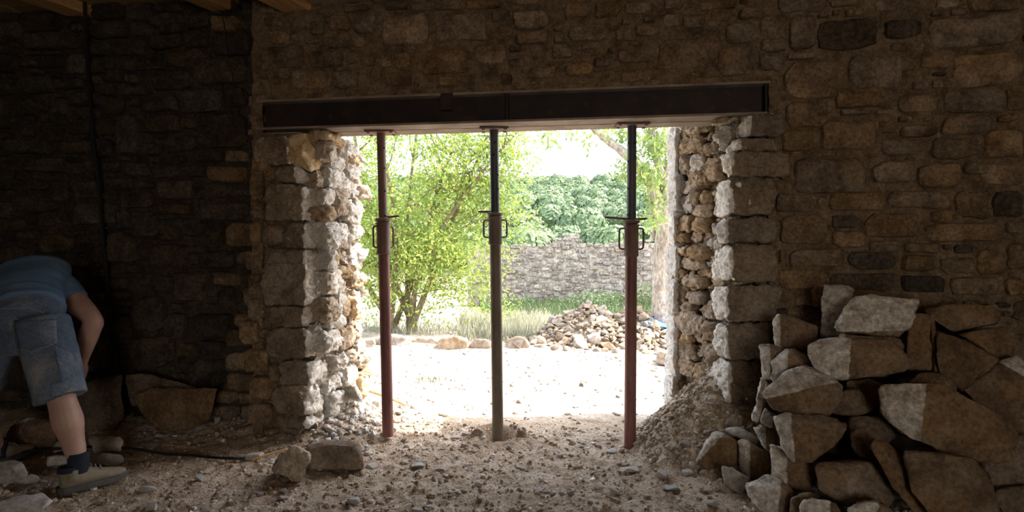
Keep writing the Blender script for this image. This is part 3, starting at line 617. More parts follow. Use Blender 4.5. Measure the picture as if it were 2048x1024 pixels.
oq = [(1336,1352,255,350),(1337,1350,350,425),(1336,1350,425,492),(1334,1349,492,562),(1334,1348,562,628),(1333,1347,628,690),(1332,1346,690,752),(1331,1345,752,808),(1331,1346,808,850)]
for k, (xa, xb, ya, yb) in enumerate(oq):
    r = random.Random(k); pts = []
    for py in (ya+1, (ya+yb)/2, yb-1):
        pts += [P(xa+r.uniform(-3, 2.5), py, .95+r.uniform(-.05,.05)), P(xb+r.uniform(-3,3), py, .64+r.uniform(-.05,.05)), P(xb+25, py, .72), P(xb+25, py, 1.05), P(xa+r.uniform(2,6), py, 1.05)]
    hull_rock('stone', pts, M['edge_glare'], wall_right, rough=0.024, el=0.022, soft=1, seed=900+k, freq=16, coarse=.012)
# lime mortar hanging over the first blocks under the right end of the beam
f4 = lambda x, y, Y: P(1320+x*.3321, 220+y*.3321, Y)
hull_rock('mortar_lump', [f4(300,85,.08),f4(340,55,.06),f4(460,40,.02),f4(470,60,.03),f4(400,95,.04),f4(380,75,.02),f4(330,60,.2),f4(450,50,.2)], M['core_mortar'], wall_right, rough=0.02, el=0.02, soft=1, seed=61, freq=18)
hull_rock('mortar_lump', [f4(380,95,.1),f4(396,95,.09),f4(374,255,.12),f4(388,250,.11),f4(390,170,.2),f4(378,110,.2)], M['core_mortar'], wall_right, rough=0.008, el=0.02, soft=1, seed=62, freq=18)
hull_rock('mortar_lump', [f4(420,110,.08),f4(455,165,.06),f4(430,240,.1),f4(480,235,.03),f4(470,190,.04),f4(440,130,.2),f4(440,230,.2)], M['core_mortar'], wall_right, rough=0.02, el=0.02, soft=1, seed=63, freq=18)

# ================================================================ GROUND
PROPS_PX = [((762,266),(776,866)), ((988,259),(996,885)), ((1264,251),(1260,894))]
PROP_Y = 0.165
def prop_ends(k, zb):
    (tx, ty), (bx, by) = PROPS_PX[k]
    top = P(tx, ty, PROP_Y); bot = G(bx, by, zb)
    return top, bot
HOLE = G(998, 884, -.02)
def gz(x, y):
    """height of the ground (numpy arrays)"""
    x = np.asarray(x, float); y = np.asarray(y, float); sh = x.shape
    p = np.stack([x.ravel(), y.ravel(), np.zeros(x.size)], 1)
    z = 0.020*fbm(p*1.7, 3, 40) + 0.007*fbm(p*9, 3, 41)
    inside = np.clip((0.75-p[:, 1])/0.5, 0, 1)
    clod = 0.5-np.abs(fbm(p*11, 3, 42)); z += inside*(0.030*clod + 0.016*np.maximum(0, fbm(p*30, 2, 43)) - .012)
    X, Y = p[:, 0], p[:, 1]
    z += 0.075*np.exp(-((Y-0.22)/0.28)**2)*np.clip((-1.7-X)/.3, 0, 1)              # banked up along the left wall
    r = np.hypot((X-(JL+.02))/0.42, (Y-0.38)/0.62); z += 0.16*np.clip(1-r, 0, 1)**1.1      # rubble at the foot of the left jamb
    r = np.hypot((X-0.92)/0.66, (Y-0.26)/0.62); md = np.clip(1-r, 0, 1)
    z += 0.62*md**1.1 + (md > 0)*md**.5*0.05*np.abs(fbm(p*8, 3, 47))                      # earth slumped from the right jamb
    r = np.hypot(X-HOLE.x, (Y-HOLE.y-.02)*1.2); z += 0.055*np.exp(-((r-.15)/.05)**2)*(0.35+0.9*(Y > HOLE.y)) - 0.09*np.exp(-(r/.085)**4)
    out = np.clip((Y-1.0)/2.0, 0, 1); z += out*(0.02*fbm(p*.8, 3, 44)+0.012*fbm(p*4, 3, 45)+0.006*np.abs(fbm(p*11, 2, 46)))
    z += 0.06*np.exp(-((Y-4.0)/.35)**2)*np.clip((0.3-X)/.8, 0, 1)*np.clip(out, 0, 1)
    return z.reshape(sh)
def gzz(x, y): return float(gz(np.array([x]), np.array([y]))[0])
def sheet(name, x0, x1, y0, y1, step, m, parent=None):
    nx, ny = int((x1-x0)/step)+1, int((y1-y0)/step)+1
    X, Y = np.meshgrid(np.linspace(x0, x1, nx), np.linspace(y0, y1, ny))
    v = np.stack([X.ravel(), Y.ravel(), gz(X, Y).ravel()], 1)
    return link(name, quads_mesh(name, v, grid_faces(ny, nx)), m, parent)
floor = tag(sheet('floor', -3.7, 1.9, -1.5, 0.75, 0.0125, M['dust']), kind='structure')
sheet('floor_rear', -5.6, 3.6, -8.0, -1.5, 0.25, M['dust'], floor)
sheet('floor_side', -5.6, -3.7, -1.5, 0.3, 0.06, M['dust'], floor)
sheet('floor_side', 1.9, 3.6, -1.5, 0.1, 0.06, M['dust'], floor)
slab('leak_stop_slab', (-60, -9, -.9), (60, 8.35, -.28), M['field'], parent=floor)  # unseen slab added to stop light leaking up through the floor seams
ground = tag(sheet('ground', -9, 9, 0.75, 8.4, 0.05, M['yard']), kind='structure')
tag(slab('field', (-60, 8.3, -.6), (60, 34, -0.03), M['field']), kind='structure')

# ================================================================ STEEL BEAM
xa, xb = P(521, 230, 0).x, P(1535, 200, 0).x
beam = tag(empty('steel_beam', (xa, 0.07, BEAM_Z0)), 'dark rusty double steel I-beam spanning the opening, resting on three props', 'beam', kind='thing')
def bpart(name, lo_, hi_, m):
    mb = MB(); lo_, hi_ = Vector(lo_), Vector(hi_); mb.box((lo_+hi_)/2-Vector(beam.location), (hi_-lo_)/2)
    return mb.build(name, m, beam, False)
for (y0, y1) in ((-.005, .132), (.145, .282)):
    bpart('bottom_flange', (xa, y0, BEAM_Z0), (xb, y1, BEAM_Z0+.014), M['flange'])
    bpart('top_flange', (xa-.03 if y0 < 0 else xa, y0, BEAM_Z1-.014), (xb+.015, y1, BEAM_Z1), M['flange'])
    bpart('web', (xa, (y0+y1)/2-.005, BEAM_Z0+.014), (xb, (y0+y1)/2+.005, BEAM_Z1-.014), M['steel'])
xs = P(1015, 220, .03).x; bpart('stiffener', (xs-.006, .003, BEAM_Z0+.014), (xs+.006, .0585, BEAM_Z1-.014), M['steel'])
xs = P(894, 205, 0).x; bpart('clip_plate', (xs-.04, -.012, P(894, 220, 0).z), (xs+.04, -.006, BEAM_Z1-.002), M['steel'])
bpart('end_plate', (xb-.012, .003, BEAM_Z0+.014), (xb, .0585, BEAM_Z1-.014), M['steel'])
# mortar bed over the top flange
o = slab('mortar_bed', (xa-.05, -.002, BEAM_Z1+.001), (xb+.03, .3, BEAM_Z1+.032), M['mortar'], parent=wall_front)

# ================================================================ TELESCOPIC PROPS
def make_prop(k, label, m_low, m_up, m_col, ring_px, col_px, low_px, pin, plate, m_plate, zb, holes, hside):
    top, bot = prop_ends(k, zb); top.z = BEAM_Z0 - .001
    ax = top-bot; Lh = ax.length; axn = ax.normalized()
    rot = EZ.rotation_difference(axn)
    root = tag(empty('adjustable_steel_prop', bot, rot), label, 'prop', 'telescopic steel props under the beam')
    xc = (PROPS_PX[k][0][0]+PROPS_PX[k][1][0])/2
    zz = lambda py: (P(xc, py, (PROP_Y+bot.y)/2).z-bot.z)/axn.z
    zr, zc, zl = zz(ring_px), zz(col_px), zz(low_px)
    mb = MB(); mb.lathe([(.0375,-.02),(.038,0),(.038,zl+.03)], 28); mb.build('outer_tube', m_low, root)
    mb = MB(); mb.lathe([(.0295, zr-.05),(.0295, Lh-.012)], 28); inner = mb.build('inner_tube', m_up, root)
    mb = MB(); mb.lathe([(.044,zl-.004),(.048,zl),(.048,zl+.02),(.046,zl+.026),(.046,zc-.012),(.050,zc-.008),(.050,zc),(.047,zc+.004),(.034,zc+.006)], 28); col = mb.build('threaded_collar', m_col, root)
    mb = MB(); mb.lathe([(.031,zc+.006),(.046,zc+.008),(.054,zr-.004),(.054,zr+.004),(.046,zr+.009),(.031,zr+.009)], 28); mb.build('collar_ring', m_col, root)
    for s in (-1, 1):
        a0, a1 = zc-.022, zl+.045; R = Matrix.Rotation(hside, 3, 'Z')
        pts = [(.040,0,a0),(.062,0,a0),(.073,0,a0-.004),(.078,0,a0-.016),(.078,0,a1+.016),(.073,0,a1+.004),(.062,0,a1),(.040,0,a1)]
        mb = MB(); mb.tube([R @ Vector((s*x, y, z)) for x, y, z in pts], .0065, 10); mb.build('handle', m_col, root)
    zp = zr + .012
    for (ang, l0, l1, zo) in pin:
        d = Vector((math.cos(ang), math.sin(ang), 0))
        mb = MB(); mb.tube([d*l0+EZ*(zp+zo*.2), d*(l0+(l1-l0)*.5)+EZ*(zp+zo*.6), d*(l1-.012)+EZ*(zp+zo), d*l1+EZ*(zp+zo)], [.008,.008,.0075,.004], 10); mb.build('locking_pin', m_col, root)
    R = Matrix.Rotation(plate[2], 3, 'Z')
    mb = MB(); mb.box((0,0,Lh-.006), (plate[0]/2, plate[1]/2, .006), R); pl = mb.build('head_plate', m_plate, root, False)
    for sx in (-1, 1):
        for sy in (-1, 1):
            c = R @ Vector((sx*(plate[0]/2-.022), sy*(plate[1]/2-.02), Lh-.014))
            mb = MB(); mb.lathe([(.011,-.004),(.011,.004)], 6); mb.build('bolt', m_col, pl, False, loc=c)
    for (hz, an) in holes:
        d = Vector((math.cos(an), math.sin(an), 0)); q = Vector((0,0,1)).rotation_difference(d).to_matrix()
        mb = MB(); mb.lathe([(.0068,-.004),(.0068,.0016)], 12); mb.v = [q @ Vector(v) + d*.0285 + EZ*zz(hz) for v in mb.v]; mb.build('pin_hole', M['hole'], inner, False)
    return root
FR = -math.pi/2+YAW      # direction towards the viewer's side of the room
make_prop(0, 'red telescopic steel prop nearest the pale broken left jamb', M['prop_red'], M['prop_rust'], M['prop_rust'], 439, 446, 508,
          [(0.06,.0,.115,.008)], (.20,.13,.12), M['prop_red'], .035, [(297,FR+.9),(337,FR+.9),(383,FR+.85),(432,FR+.8)], .9)
make_prop(1, 'olive brown telescopic prop with dark upper tube standing in a small dug hole', M['prop_brown'], M['prop_dark'], M['prop_brown'], 428, 434, 488,
          [(math.pi+.05,.0,.115,.004)], (.19,.13,.16), M['prop_rust'], -.02, [(288,FR+.1),(312,FR-.1),(351,FR+1.0),(379,FR+1.0)], .12)
make_prop(2, 'red telescopic steel prop beside the earth mound of the right jamb', M['prop_red'], M['prop_dark'], M['prop_rust'], 443, 450, 512,
          [(math.pi+.15,.0,.175,.014),(0.15,.0,.105,.006)], (.21,.13,.10), M['prop_rust'], .0, [(288,FR-1.1),(289,FR+.5),(324,FR-1.1),(378,FR-1.1),(430,FR-1.1),(428,FR+.7)], .1)

# ================================================================ STONE PILE
g_ = lambda x, y: (1380+x*.4727, 540+y*.4727)
def pile_stone(label, pts, Y, thick, mats, seed, brk=None, rough=.011, shrink=.82, soft=1, name='building_stone', cat='stone', group='heap of salvaged building stones', conv=g_, el=.026):
    """pts: (x, y, cm behind the front plane) of the silhouette and the front edges"""
    pp = [(conv(q[0], q[1]), (q[2] if len(q) > 2 else 0)/100.0) for q in pts]
    cx = sum(p[0][0] for p in pp)/len(pp); cy = sum(p[0][1] for p in pp)/len(pp)
    om = max(p[1] for p in pp)
    V = [P(x, y, Y+o) for (x, y), o in pp]
    for (x, y), o in pp:
        V.append(P(cx+(x-cx)*shrink, cy+(y-cy)*shrink, Y+max(o, om*.6)+thick))
    pick = None
    if brk is not None:
        a, b = brk                # broken on the side of the pixel line a-b that lies to its left
        (ax, ay), (bx, by) = conv(*a), conv(*b)
        def pick(n, ce):
            d = ce-np.array(CAM); dep = d @ np.array(FWD)
            px = 1024+F*(d @ np.array(RGT))/dep; py = 512-F*(d @ np.array(UP))/dep
            return .5+((bx-ax)*(py-ay)-(by-ay)*(px-ax))/math.hypot(bx-ax, by-ay)/7.0
    if pick and isinstance(mats, list): mats = mats[0]
    o = hull_rock(name, V, mats, None, pick, rough=rough, el=el, soft=soft, seed=seed, freq=13, coarse=.015)
    return tag(o, label, cat, group)
PB = [M['pile'], M['pile_broken']]; p0 = M['pile']; pk = M['pile_broken']; pg = M['pile_grey']
S = pile_stone
S('large brown block against the wall, behind the pale topmost stone', [(568,62,10),(640,66,6),(958,112,12),(600,84,3),(556,150,5),(550,290,4),(660,285,0),(690,110,0),(940,180,4),(930,285,4)], -.36, .2, p0, 301, ((690,100),(640,290)))
S('small brown stone wedged at the upper left, beside the block against the wall', [(515,78,2),(545,66,4),(572,80,2),(568,160),(525,158)], -.16, .1, p0, 302)
S('pale split stone with chiselled face lying topmost on the pile', [(603,246,1),(660,150,4),(692,104,7),(966,124,7),(962,150,4),(940,240,1),(890,289,0),(780,276,0),(640,262,0),(760,200,1)], -.52, .2, PB, 303, ((960,256),(600,262)), rough=.014)
S('square brown stone leaning on the right jamb, left of the topmost block', [(380,190,0),(465,205,1),(545,236,2),(536,325,1),(500,333,0),(360,322,2),(355,212,6),(370,184,6),(385,300,0)], -.33, .16, PB, 304, ((382,180),(382,335)))
S('upright pale stone between the right jamb and the pointed grey stone', [(298,320,5),(335,314,8),(428,330,6),(420,400,3),(345,475,1),(306,456,4),(338,348,0)], -.38, .14, PB, 305, ((338,310),(338,480)), rough=.012)
S('pointed light stone standing left of the long stone with a broken end', [(342,390,7),(404,335,7),(440,334,8),(515,376,5),(512,428,1),(415,402,0),(345,478,3),(420,350,0)], -.46, .15, PB, 306, ((415,330),(415,480)), rough=.012)
S('long stone with pale broken left end, under the topmost split stone', [(500,325,4),(540,292,6),(640,284,5),(830,290,5),(900,330,4),(932,362,3),(970,425,3),(820,450,0),(640,466,0),(575,440,1),(508,395,3),(682,342,0),(690,420,0),(860,350,0)], -.58, .22, PB, 307, ((682,280),(670,470)), rough=.010)
S('thin brown slab squeezed beneath the topmost split stone', [(638,276,0),(655,274,2),(810,287,2),(890,295,2),(905,332,0),(655,330,0)], -.52, .14, PB, 308, ((655,270),(655,340)))
sl = S('upright brown slab with a grooved edge right of the topmost stone', [(928,188,1),(1008,184,1),(985,190,0),(1000,430,0),(918,428,1),(1030,428,3),(1012,190,2)], -.42, .06, p0, 309, name='stone_slab', soft=1)
mb = MB(); gp = [P(*g_(1018,186), -.41), P(*g_(1034,192), -.41), P(*g_(1056,430), -.41), P(*g_(1036,431), -.41)]
mb.add([v-sl.location for v in gp]+[v-sl.location+Vector((0,.05,0)) for v in gp], [(3,2,1,0),(4,5,6,7),(0,1,5,4),(1,2,6,5),(2,3,7,6),(3,0,4,7)]); mb.build('moulded_edge', M['pile'], sl, False)
S('long grey brown stone lying highest at the right, against the wall', [(970,158,6),(1060,150,3),(1300,140,4),(1325,165,4),(1312,230,2),(1110,265,0),(1045,222,1),(1180,200,-2)], -.26, .2, p0, 310)
S('wedge shaped brown stone with a pale sharp ridge, right of the grooved slab', [(1032,250,2),(1130,278,2),(1312,380,3),(1270,422,2),(1150,512,1),(1118,492,0),(1052,430,1),(1250,385,0),(1120,380,-2)], -.46, .2, p0, 311)
S('broad brown stone under the long grey stone at the right wall', [(1115,270,4),(1355,235,4),(1385,270,4),(1370,372,3),(1312,388,1),(1200,322,1),(1280,320,0)], -.34, .2, p0, 312)
S('big rounded stone with a pale top edge at the right frame side', [(1150,515,5),(1310,385,5),(1380,360,6),(1420,382,7),(1470,460,5),(1480,690,2),(1390,682,1),(1270,602,1),(1330,400,2),(1430,470,0)], -.46, .25, PB, 313, ((1450,470),(1300,385)))
S('dark stone with a sunlit sloping top, left middle of the pile', [(310,520,2),(400,430,9),(490,410,12),(600,440,9),(650,490,6),(640,560,3),(580,620,1),(490,636,0),(345,592,0),(318,560,0),(440,505,1),(600,470,3)], -.66, .24, [p0, pg], 314, ((640,470),(320,545)), rough=.012)  # pale top: its lit look is painted in with the broken-face colour
S('small rounded brown stone right of the dark stone with a sunlit top', [(590,602,1),(640,520,3),(720,500,4),(775,545,3),(785,585,1),(700,618,0),(690,560,-1)], -.56, .16, p0, 315)
S('dark stone deep in the pile behind the small rounded one', [(652,470,1),(760,460,2),(840,490,2),(830,610,0),(700,600,0)], -.42, .14, p0, 316)
S('brown stone peeping out behind the large slanting slab', [(915,478,3),(975,432,4),(1060,445,4),(1128,505,4),(1050,530,1),(960,530,1)], -.54, .12, p0, 317)
S('small brown stone between the wedge stone and the slanting slab', [(1050,445,2),(1115,452,2),(1135,505,2),(1090,520,0),(1050,490,0)], -.46, .1, p0, 318)
S('largest slab, slanting down right, with a pale broken left end', [(790,502,5),(812,490,6),(1000,475,5),(1062,478,5),(1180,540,4),(1382,650,4),(1405,710,4),(1340,825,1),(1100,786,0),(960,722,0),(860,656,1),(812,606,4),(985,540,0),(990,640,0),(1200,700,-1)], -.74, .2, PB, 319, ((1002,470),(980,700)), rough=.009)
S('ochre stained stone with a pale left edge below the sunlit topped one', [(340,612,7),(400,602,9),(570,610,8),(672,650,5),(640,722,2),(500,812,0),(430,812,0),(392,748,3),(372,652,3),(470,650,2),(440,780,0),(412,665,1)], -.78, .22, PB, 320, ((425,600),(445,815)), rough=.012)
S('brown stone with a low ridge under the small rounded one', [(655,622,7),(790,610,8),(850,655,5),(880,705,3),(772,800,0),(700,790,0),(665,682,2),(700,672,0),(830,690,0)], -.66, .2, p0, 321)
S('narrow pale stone on edge touching the right jamb', [(305,455,4),(335,480,1),(325,560,0),(287,647,0),(262,636,4),(285,560,2)], -.36, .12, PB, 322, ((330,450),(290,650)))
S('little light stone behind the ochre stained one', [(318,580,3),(352,615,0),(346,672,0),(298,642,3)], -.46, .12, pk, 323)
S('bent light stone on edge below the little light one', [(267,665,6),(320,650,6),(365,690,3),(368,752,0),(336,780,0),(296,722,4),(320,718,0)], -.42, .14, PB, 324, ((322,640),(322,790)))
S('flat grey slab at the foot of the right jamb', [(145,672,3),(225,668,6),(292,715,2),(284,741,0),(185,702,0),(230,700,-1)], -.24, .2, pg, 325)
S('brown stone at the left toe of the pile beside the earth mound', [(12,826,5),(98,690,7),(150,694,6),(206,742,4),(192,822,1),(158,869,0),(60,834,1),(92,724,0),(140,708,0)], -.30, .2, PB, 326, ((150,690),(20,826)), rough=.011)
S('upright split stone with a pale left face in the front row', [(207,720,7),(246,726,4),(346,790,2),(349,856,1),(256,892,0),(211,832,5),(256,752,0)], -.38, .16, PB, 327, ((254,715),(256,900)), rough=.010)
S('small grey pointed stone standing foremost at the left', [(134,828,4),(186,846,1),(252,886,1),(212,948,0),(142,908,4),(192,884,0)], -.52, .12, [pg, pk], 328, ((190,820),(200,950)))
S('square stone with pale left face and top, behind the white fractured stone', [(341,742,6),(382,744,8),(470,812,4),(541,820,3),(528,925,1),(480,943,0),(412,926,0),(350,872,4),(412,852,0)], -.66, .18, PB, 329, ((412,735),(412,940)), rough=.010)
S('white fractured stone in the front row at the bottom', [(238,908,5),(320,870,8),(390,886,6),(440,930,2),(432,1070,0),(330,1050,0),(262,992,3),(382,932,0),(370,1040,0)], -.74, .18, PB, 330, ((390,870),(368,1060)), rough=.014)
S('large smooth loaf shaped brown stone at the bottom of the pile', [(519,832,4),(548,802,5),(700,794,6),(775,815,5),(872,950,2),(850,1004,1),(680,1012,0),(545,938,1),(660,880,-2),(580,860,0)], -.80, .24, p0, 331, rough=.005, soft=3)
S('narrow brown slab on edge between the loaf stone and the front slab', [(764,748,1),(780,724,2),(835,720,5),(885,775,4),(1045,1050,1),(965,1060,0),(860,925,0),(802,738,0)], -.86, .16, p0, 332)
S('broad brown slab in front at the bottom right', [(889,792,2),(912,768,4),(1050,754,5),(1200,790,4),(1252,862,3),(1335,1080,1),(1045,1080,0),(932,935,1),(1080,900,-1)], -.92, .2, p0, 333, rough=.006)
S('brown stone under the right end of the largest slab', [(1220,805,4),(1405,690,5),(1480,720,5),(1480,912,1),(1292,930,0),(1330,830,0)], -.62, .24, p0, 334)
S('dark stone in the bottom right corner', [(1285,932,3),(1460,915,3),(1470,1090,0),(1340,1080,0)], -.72, .22, p0, 335)
S('small brown stone at the bottom edge, left of the loaf stone', [(428,972,3),(478,945,5),(545,946,4),(560,1080,0),(430,1080,0)], -.84, .14, p0, 336)
S('pale rough stone at the bottom edge below the loaf stone', [(466,986,2),(512,962,4),(622,986,2),(650,1080,0),(460,1090,0)], -.92, .14, PB, 337, ((590,950),(600,1090)), rough=.012)
S('pale topped stone at the bottom edge beneath the narrow slab', [(668,1012,2),(722,985,4),(802,982,4),(872,1032,2),(880,1090,0),(680,1090,0)], -.98, .14, PB, 338, ((800,975),(790,1090)), rough=.012)
for k, (x, y, w, h, Y) in enumerate([(600,720,150,120,-.40),(900,640,160,130,-.42),(1080,560,140,100,-.25),(830,800,140,130,-.50),(480,560,160,120,-.30),(1150,870,200,130,-.55),(760,400,240,110,-.25)]):
    S(['dark stone in the shaded hollow under the ochre stained stone','dark stone in the hollow behind the largest slab','dark stone shaded beneath the wedge shaped stone','dark stone behind the narrow slab on edge','hidden brown stone behind the sunlit topped one','dark stone behind the broad front slab','dark brown stone below the grooved slab'][k],
      [(x-w/2,y-h*.3,2),(x-w*.2,y-h/2,4),(x+w*.3,y-h*.45,4),(x+w/2,y,2),(x+w*.35,y+h/2,0),(x-w*.4,y+h*.4,0)], Y, .2, p0, 340+k)

# ---------------- stones along the left wall and on the floor
idp = lambda x, y: (x, y)
def FS(label, pts, Y, thick, m, seed, **k):
    k.setdefault('group', None); k.setdefault('conv', idp)
    return S(label, pts, Y, thick, m, seed, **k)
blkA = FS('tall squared block standing by the left wall under a black board', [(158,766,2),(200,758,4),(243,747,6),(247,836,3),(226,862,0),(166,866,0),(222,770,0),(224,850,0)], -.06, .2, p0, 401)
FS('reddish low slab leaning on the left wall behind the trough shaped block', [(246,752,2),(300,748,2),(400,776,2),(392,812,0),(262,812,0)], .04, .1, p0, 402)
FS('trough shaped big block with a flat top by the left wall', [(263,796,3),(300,777,3),(438,776,2),(430,800,1),(419,842,0),(372,863,0),(322,863,0),(284,832,1),(300,812,0),(420,790,0)], -.10, .22, p0, 403)
FS('rounded boulder behind the standing leg', [(13,868,3),(26,846,4),(62,834,6),(112,836,5),(120,862,2),(112,896,0),(70,909,0),(20,902,0),(60,850,0)], -.44, .2, [p0, pk], 404, brk=((100,830),(40,846)))
FS('squared grey block lying alone on the floor between left jamb and camera', [(613,892,3),(622,884,6),(706,880,7),(725,884,5),(728,936,1),(620,936,0),(616,930,0),(712,890,0),(708,938,0),(622,892,0)], G(670,937,.02).y, .16, M['quoin'], 405, soft=1)
FS('rough rubble lump covered in mortar beside the squared grey block', [(541,940,3),(560,905,4),(590,891,4),(617,905,2),(621,925,1),(605,958,0),(592,962,0),(560,950,0),(585,915,-3)], G(585,960,.02).y, .13, M['core_mortar'], 406, rough=.022, el=.018, soft=1)
FS('pale grey rock at the left frame edge in front of the boulder', [(-14,925,3),(20,919,4),(45,922,3),(56,945,2),(48,962,0),(10,968,0),(-14,965,0),(20,935,-2)], G(20,967,.02).y, .12, M['chip'], 407, rough=.012)
FS('flat pale slab in the bottom left corner', [(-20,1010,0),(40,992,8),(82,988,12),(106,1003,8),(80,1024,2),(20,1040,0),(40,1010,4)], G(60,1035,.02).y, .1, M['chip'], 408)
FS('flat pale stone lying left of the boot', [(30,958,2),(50,949,6),(72,950,6),(84,958,3),(70,968,0),(38,969,0)], G(58,969,.02).y, .07, M['chip'], 409)
FS('white block on the floor right of the bare leg', [(178,880,4),(188,873,6),(244,874,6),(251,888,2),(245,905,0),(190,904,0),(186,884,0)], G(215,905,.03).y, .12, M['chip'], 410, rough=.010)
FS('low grey stone under the cable, right of the sock', [(178,912,2),(205,907,4),(246,910,3),(250,924,1),(230,932,0),(180,930,0)], G(215,932,.02).y, .1, M['chip'], 411)
FS('low grey stone under the cable, left of the sock', [(92,914,2),(110,908,4),(134,911,3),(134,928,0),(96,934,0)], G(112,934,.02).y, .1, M['chip'], 412)
FS('grey sliver of stone touching the heel of the boot', [(92,976,0),(110,962,3),(131,956,4),(132,968,1),(104,980,0)], G(110,980,.02).y, .06, M['chip'], 413)
FS('small rock between the boulder and the bare leg', [(104,892,1),(112,881,3),(124,884,2),(127,902,0),(108,907,0)], G(115,907,.03).y, .08, M['pile_grey'], 414)
FS('pale angular rock at the foot of the earth mound by the right prop', [(1330,872,2),(1342,866,4),(1360,872,3),(1364,886,1),(1352,901,0),(1334,896,0)], G(1348,901,.03).y, .09, M['chip'], 415, el=.02)
b2 = tag(empty('black_board', P(200, 752, -.04)), 'thin black board lying on the tall squared block by the left wall', 'board')
mb = MB(); mb.add([P(*q)-b2.location for q in ((166,757,-.06),(238,751,-.06),(236,745,.12),(170,748,.12),(166,753,-.06),(238,747,-.06),(236,741,.12),(170,744,.12))], [(3,2,1,0),(4,5,6,7),(0,1,5,4),(1,2,6,5),(2,3,7,6),(3,0,4,7)]); mb.build('board', M['black'], b2, False)

# ---------------- chips of stone scattered over the floor
def chip_mesh(seed, flat=1.0):
    r = random.Random(seed); bm = bmesh.new()
    for _ in range(13): 
        v = Vector((r.uniform(-1,1), r.uniform(-1,1), r.uniform(-1,1))); m_ = max(abs(a) for a in v); v = v/m_*r.uniform(.75,1)
        bm.verts.new((v.x*.5, v.y*.5, v.z*.5))
    rr = bmesh.ops.convex_hull(bm, input=bm.verts[:])
    dead = [g for g in set(rr['geom_interior']+rr['geom_unused']) if isinstance(g, bmesh.types.BMVert) and g.is_valid]
    if dead: bmesh.ops.delete(bm, geom=dead, context='VERTS')
    bmesh.ops.bevel(bm, geom=bm.edges[:], offset=.045, segments=1, affect='EDGES', clamp_overlap=True)
    me = bpy.data.meshes.new('chip'); bm.to_mesh(me); bm.free(); me.shade_smooth(); me.set_sharp_from_angle(angle=math.radians(25)); return me
CH = [chip_mesh(k) for k in range(10)]
CHM = []
for k, me in enumerate(CH): me.materials.append(M['chip']); c = me.copy(); c.materials.clear(); c.materials.append(M['heap']); CHM.append(c)
c4 = [(540,345,668,405),(240,400,320,445),(325,385,400,430),(245,440,355,478),(705,310,745,385),(855,495,1005,545),(560,625,630,685),(235,690,345,745),(260,780,350,850),(40,830,130,870),(915,705,1000,770),(1110,705,1160,750),(1080,745,1155,790),(1505,775,1610,830),(1925,825,2000,870),(1640,560,1720,600),(1925,555,2005,590),(790,790,840,825),(610,810,680,860),(1150,335,1210,372),(1365,345,1440,392),(1010,500,1080,530),(215,450,250,475),(820,315,865,340)]
c5 = [(350,248,410,275),(415,230,470,260),(115,405,195,445),(245,430,330,465),(430,420,490,440),(285,318,330,340),(970,355,1020,380),(730,425,800,452),(1350,435,1455,480),(1255,325,1335,358),(1290,570,1350,612),(1555,465,1640,515),(1605,540,1705,590),(490,530,545,565),(335,585,400,625),(120,665,185,700),(925,575,975,610),(1030,580,1080,615),(835,570,900,592),(860,500,905,520),(1710,465,1780,495),(1180,675,1215,700),(1850,630,1920,690),(190,665,265,690),(1035,235,1080,258),(1100,300,1145,330),(1260,240,1300,262),(1700,395,1780,440),(1720,640,1760,680)]
chips = px_boxes(c4, 200, 740, .3223) + px_boxes(c5, 780, 780, .3418) + [(672,850,690,864),(662,826,682,842),(690,820,704,836),(786,822,802,836),(742,812,758,830),(640,848,662,860),(1380,878,1396,890),(1306,880,1322,890),(1414,905,1432,918)]
landm = [('the squared grey block', 670, 938), ('the left prop', 776, 866), ('the middle prop', 996, 885), ('the right prop', 1260, 894), ('the boot', 185, 985), ('the trough shaped block', 350, 862), ('the left jamb', 640, 850), ('the mortar lump', 580, 960), ('the stone pile', 1460, 985), ('the earth mound', 1370, 880), ('the white block', 215, 905)]
used = {}
for k, b in enumerate(chips):
    r = random.Random(2000+k); x0, y0, x1, y1 = b; xm = (x0+x1)/2
    g = G(xm, y1, .01); g.z = gzz(g.x, g.y); dep = (g-CAM).dot(FWD)
    w = (x1-x0)/F*dep; h = max(.018, (y1-y0)/F*dep*.8)
    o = bpy.data.objects.new('stone_chip', CH[k % 10]); COL.objects.link(o)
    d = w*r.uniform(.6, .9); o.scale = (w*1.05, d, h); o.rotation_euler = (r.uniform(-.2,.2), r.uniform(-.2,.2), r.uniform(-.5,.5))
    o.location = (g.x, g.y+d*.35, g.z+h*.32)
    lm = min(landm, key=lambda l: math.hypot(l[1]-xm, (l[2]-y1)*1.4)); dx, dy = xm-lm[1], y1-lm[2]
    dist = math.hypot(dx, dy)
    rel = ('just ' if dist < 60 else 'well ' if dist > 150 else '') + (('right of ' if dx > 0 else 'left of ') if abs(dx) > abs(dy)*1.6 else ('in front of ' if dy > 0 else 'behind ') if abs(dy) > abs(dx)*1.2 else (('front right of ' if dx > 0 else 'front left of ') if dy > 0 else ('behind and right of ' if dx > 0 else 'behind and left of ')))
    size = 'thumb sized' if w < .055 else 'small' if w < .085 else 'palm sized' if w < .13 else 'hand sized'
    shp = 'flat' if h < w*.45 else 'chunky' if h > w*.75 else 'angular'
    lab = '%s %s pale stone chip on the floor, %s%s' % (size, shp, rel, lm[0])
    if lab in used: lab = lab.replace(' pale', ' dusty', 1)
    if lab in used: lab = lab.replace(' dusty', ' light', 1)
    used[lab] = 1
    tag(o, lab, 'stone', 'loose stone chips on the floor')
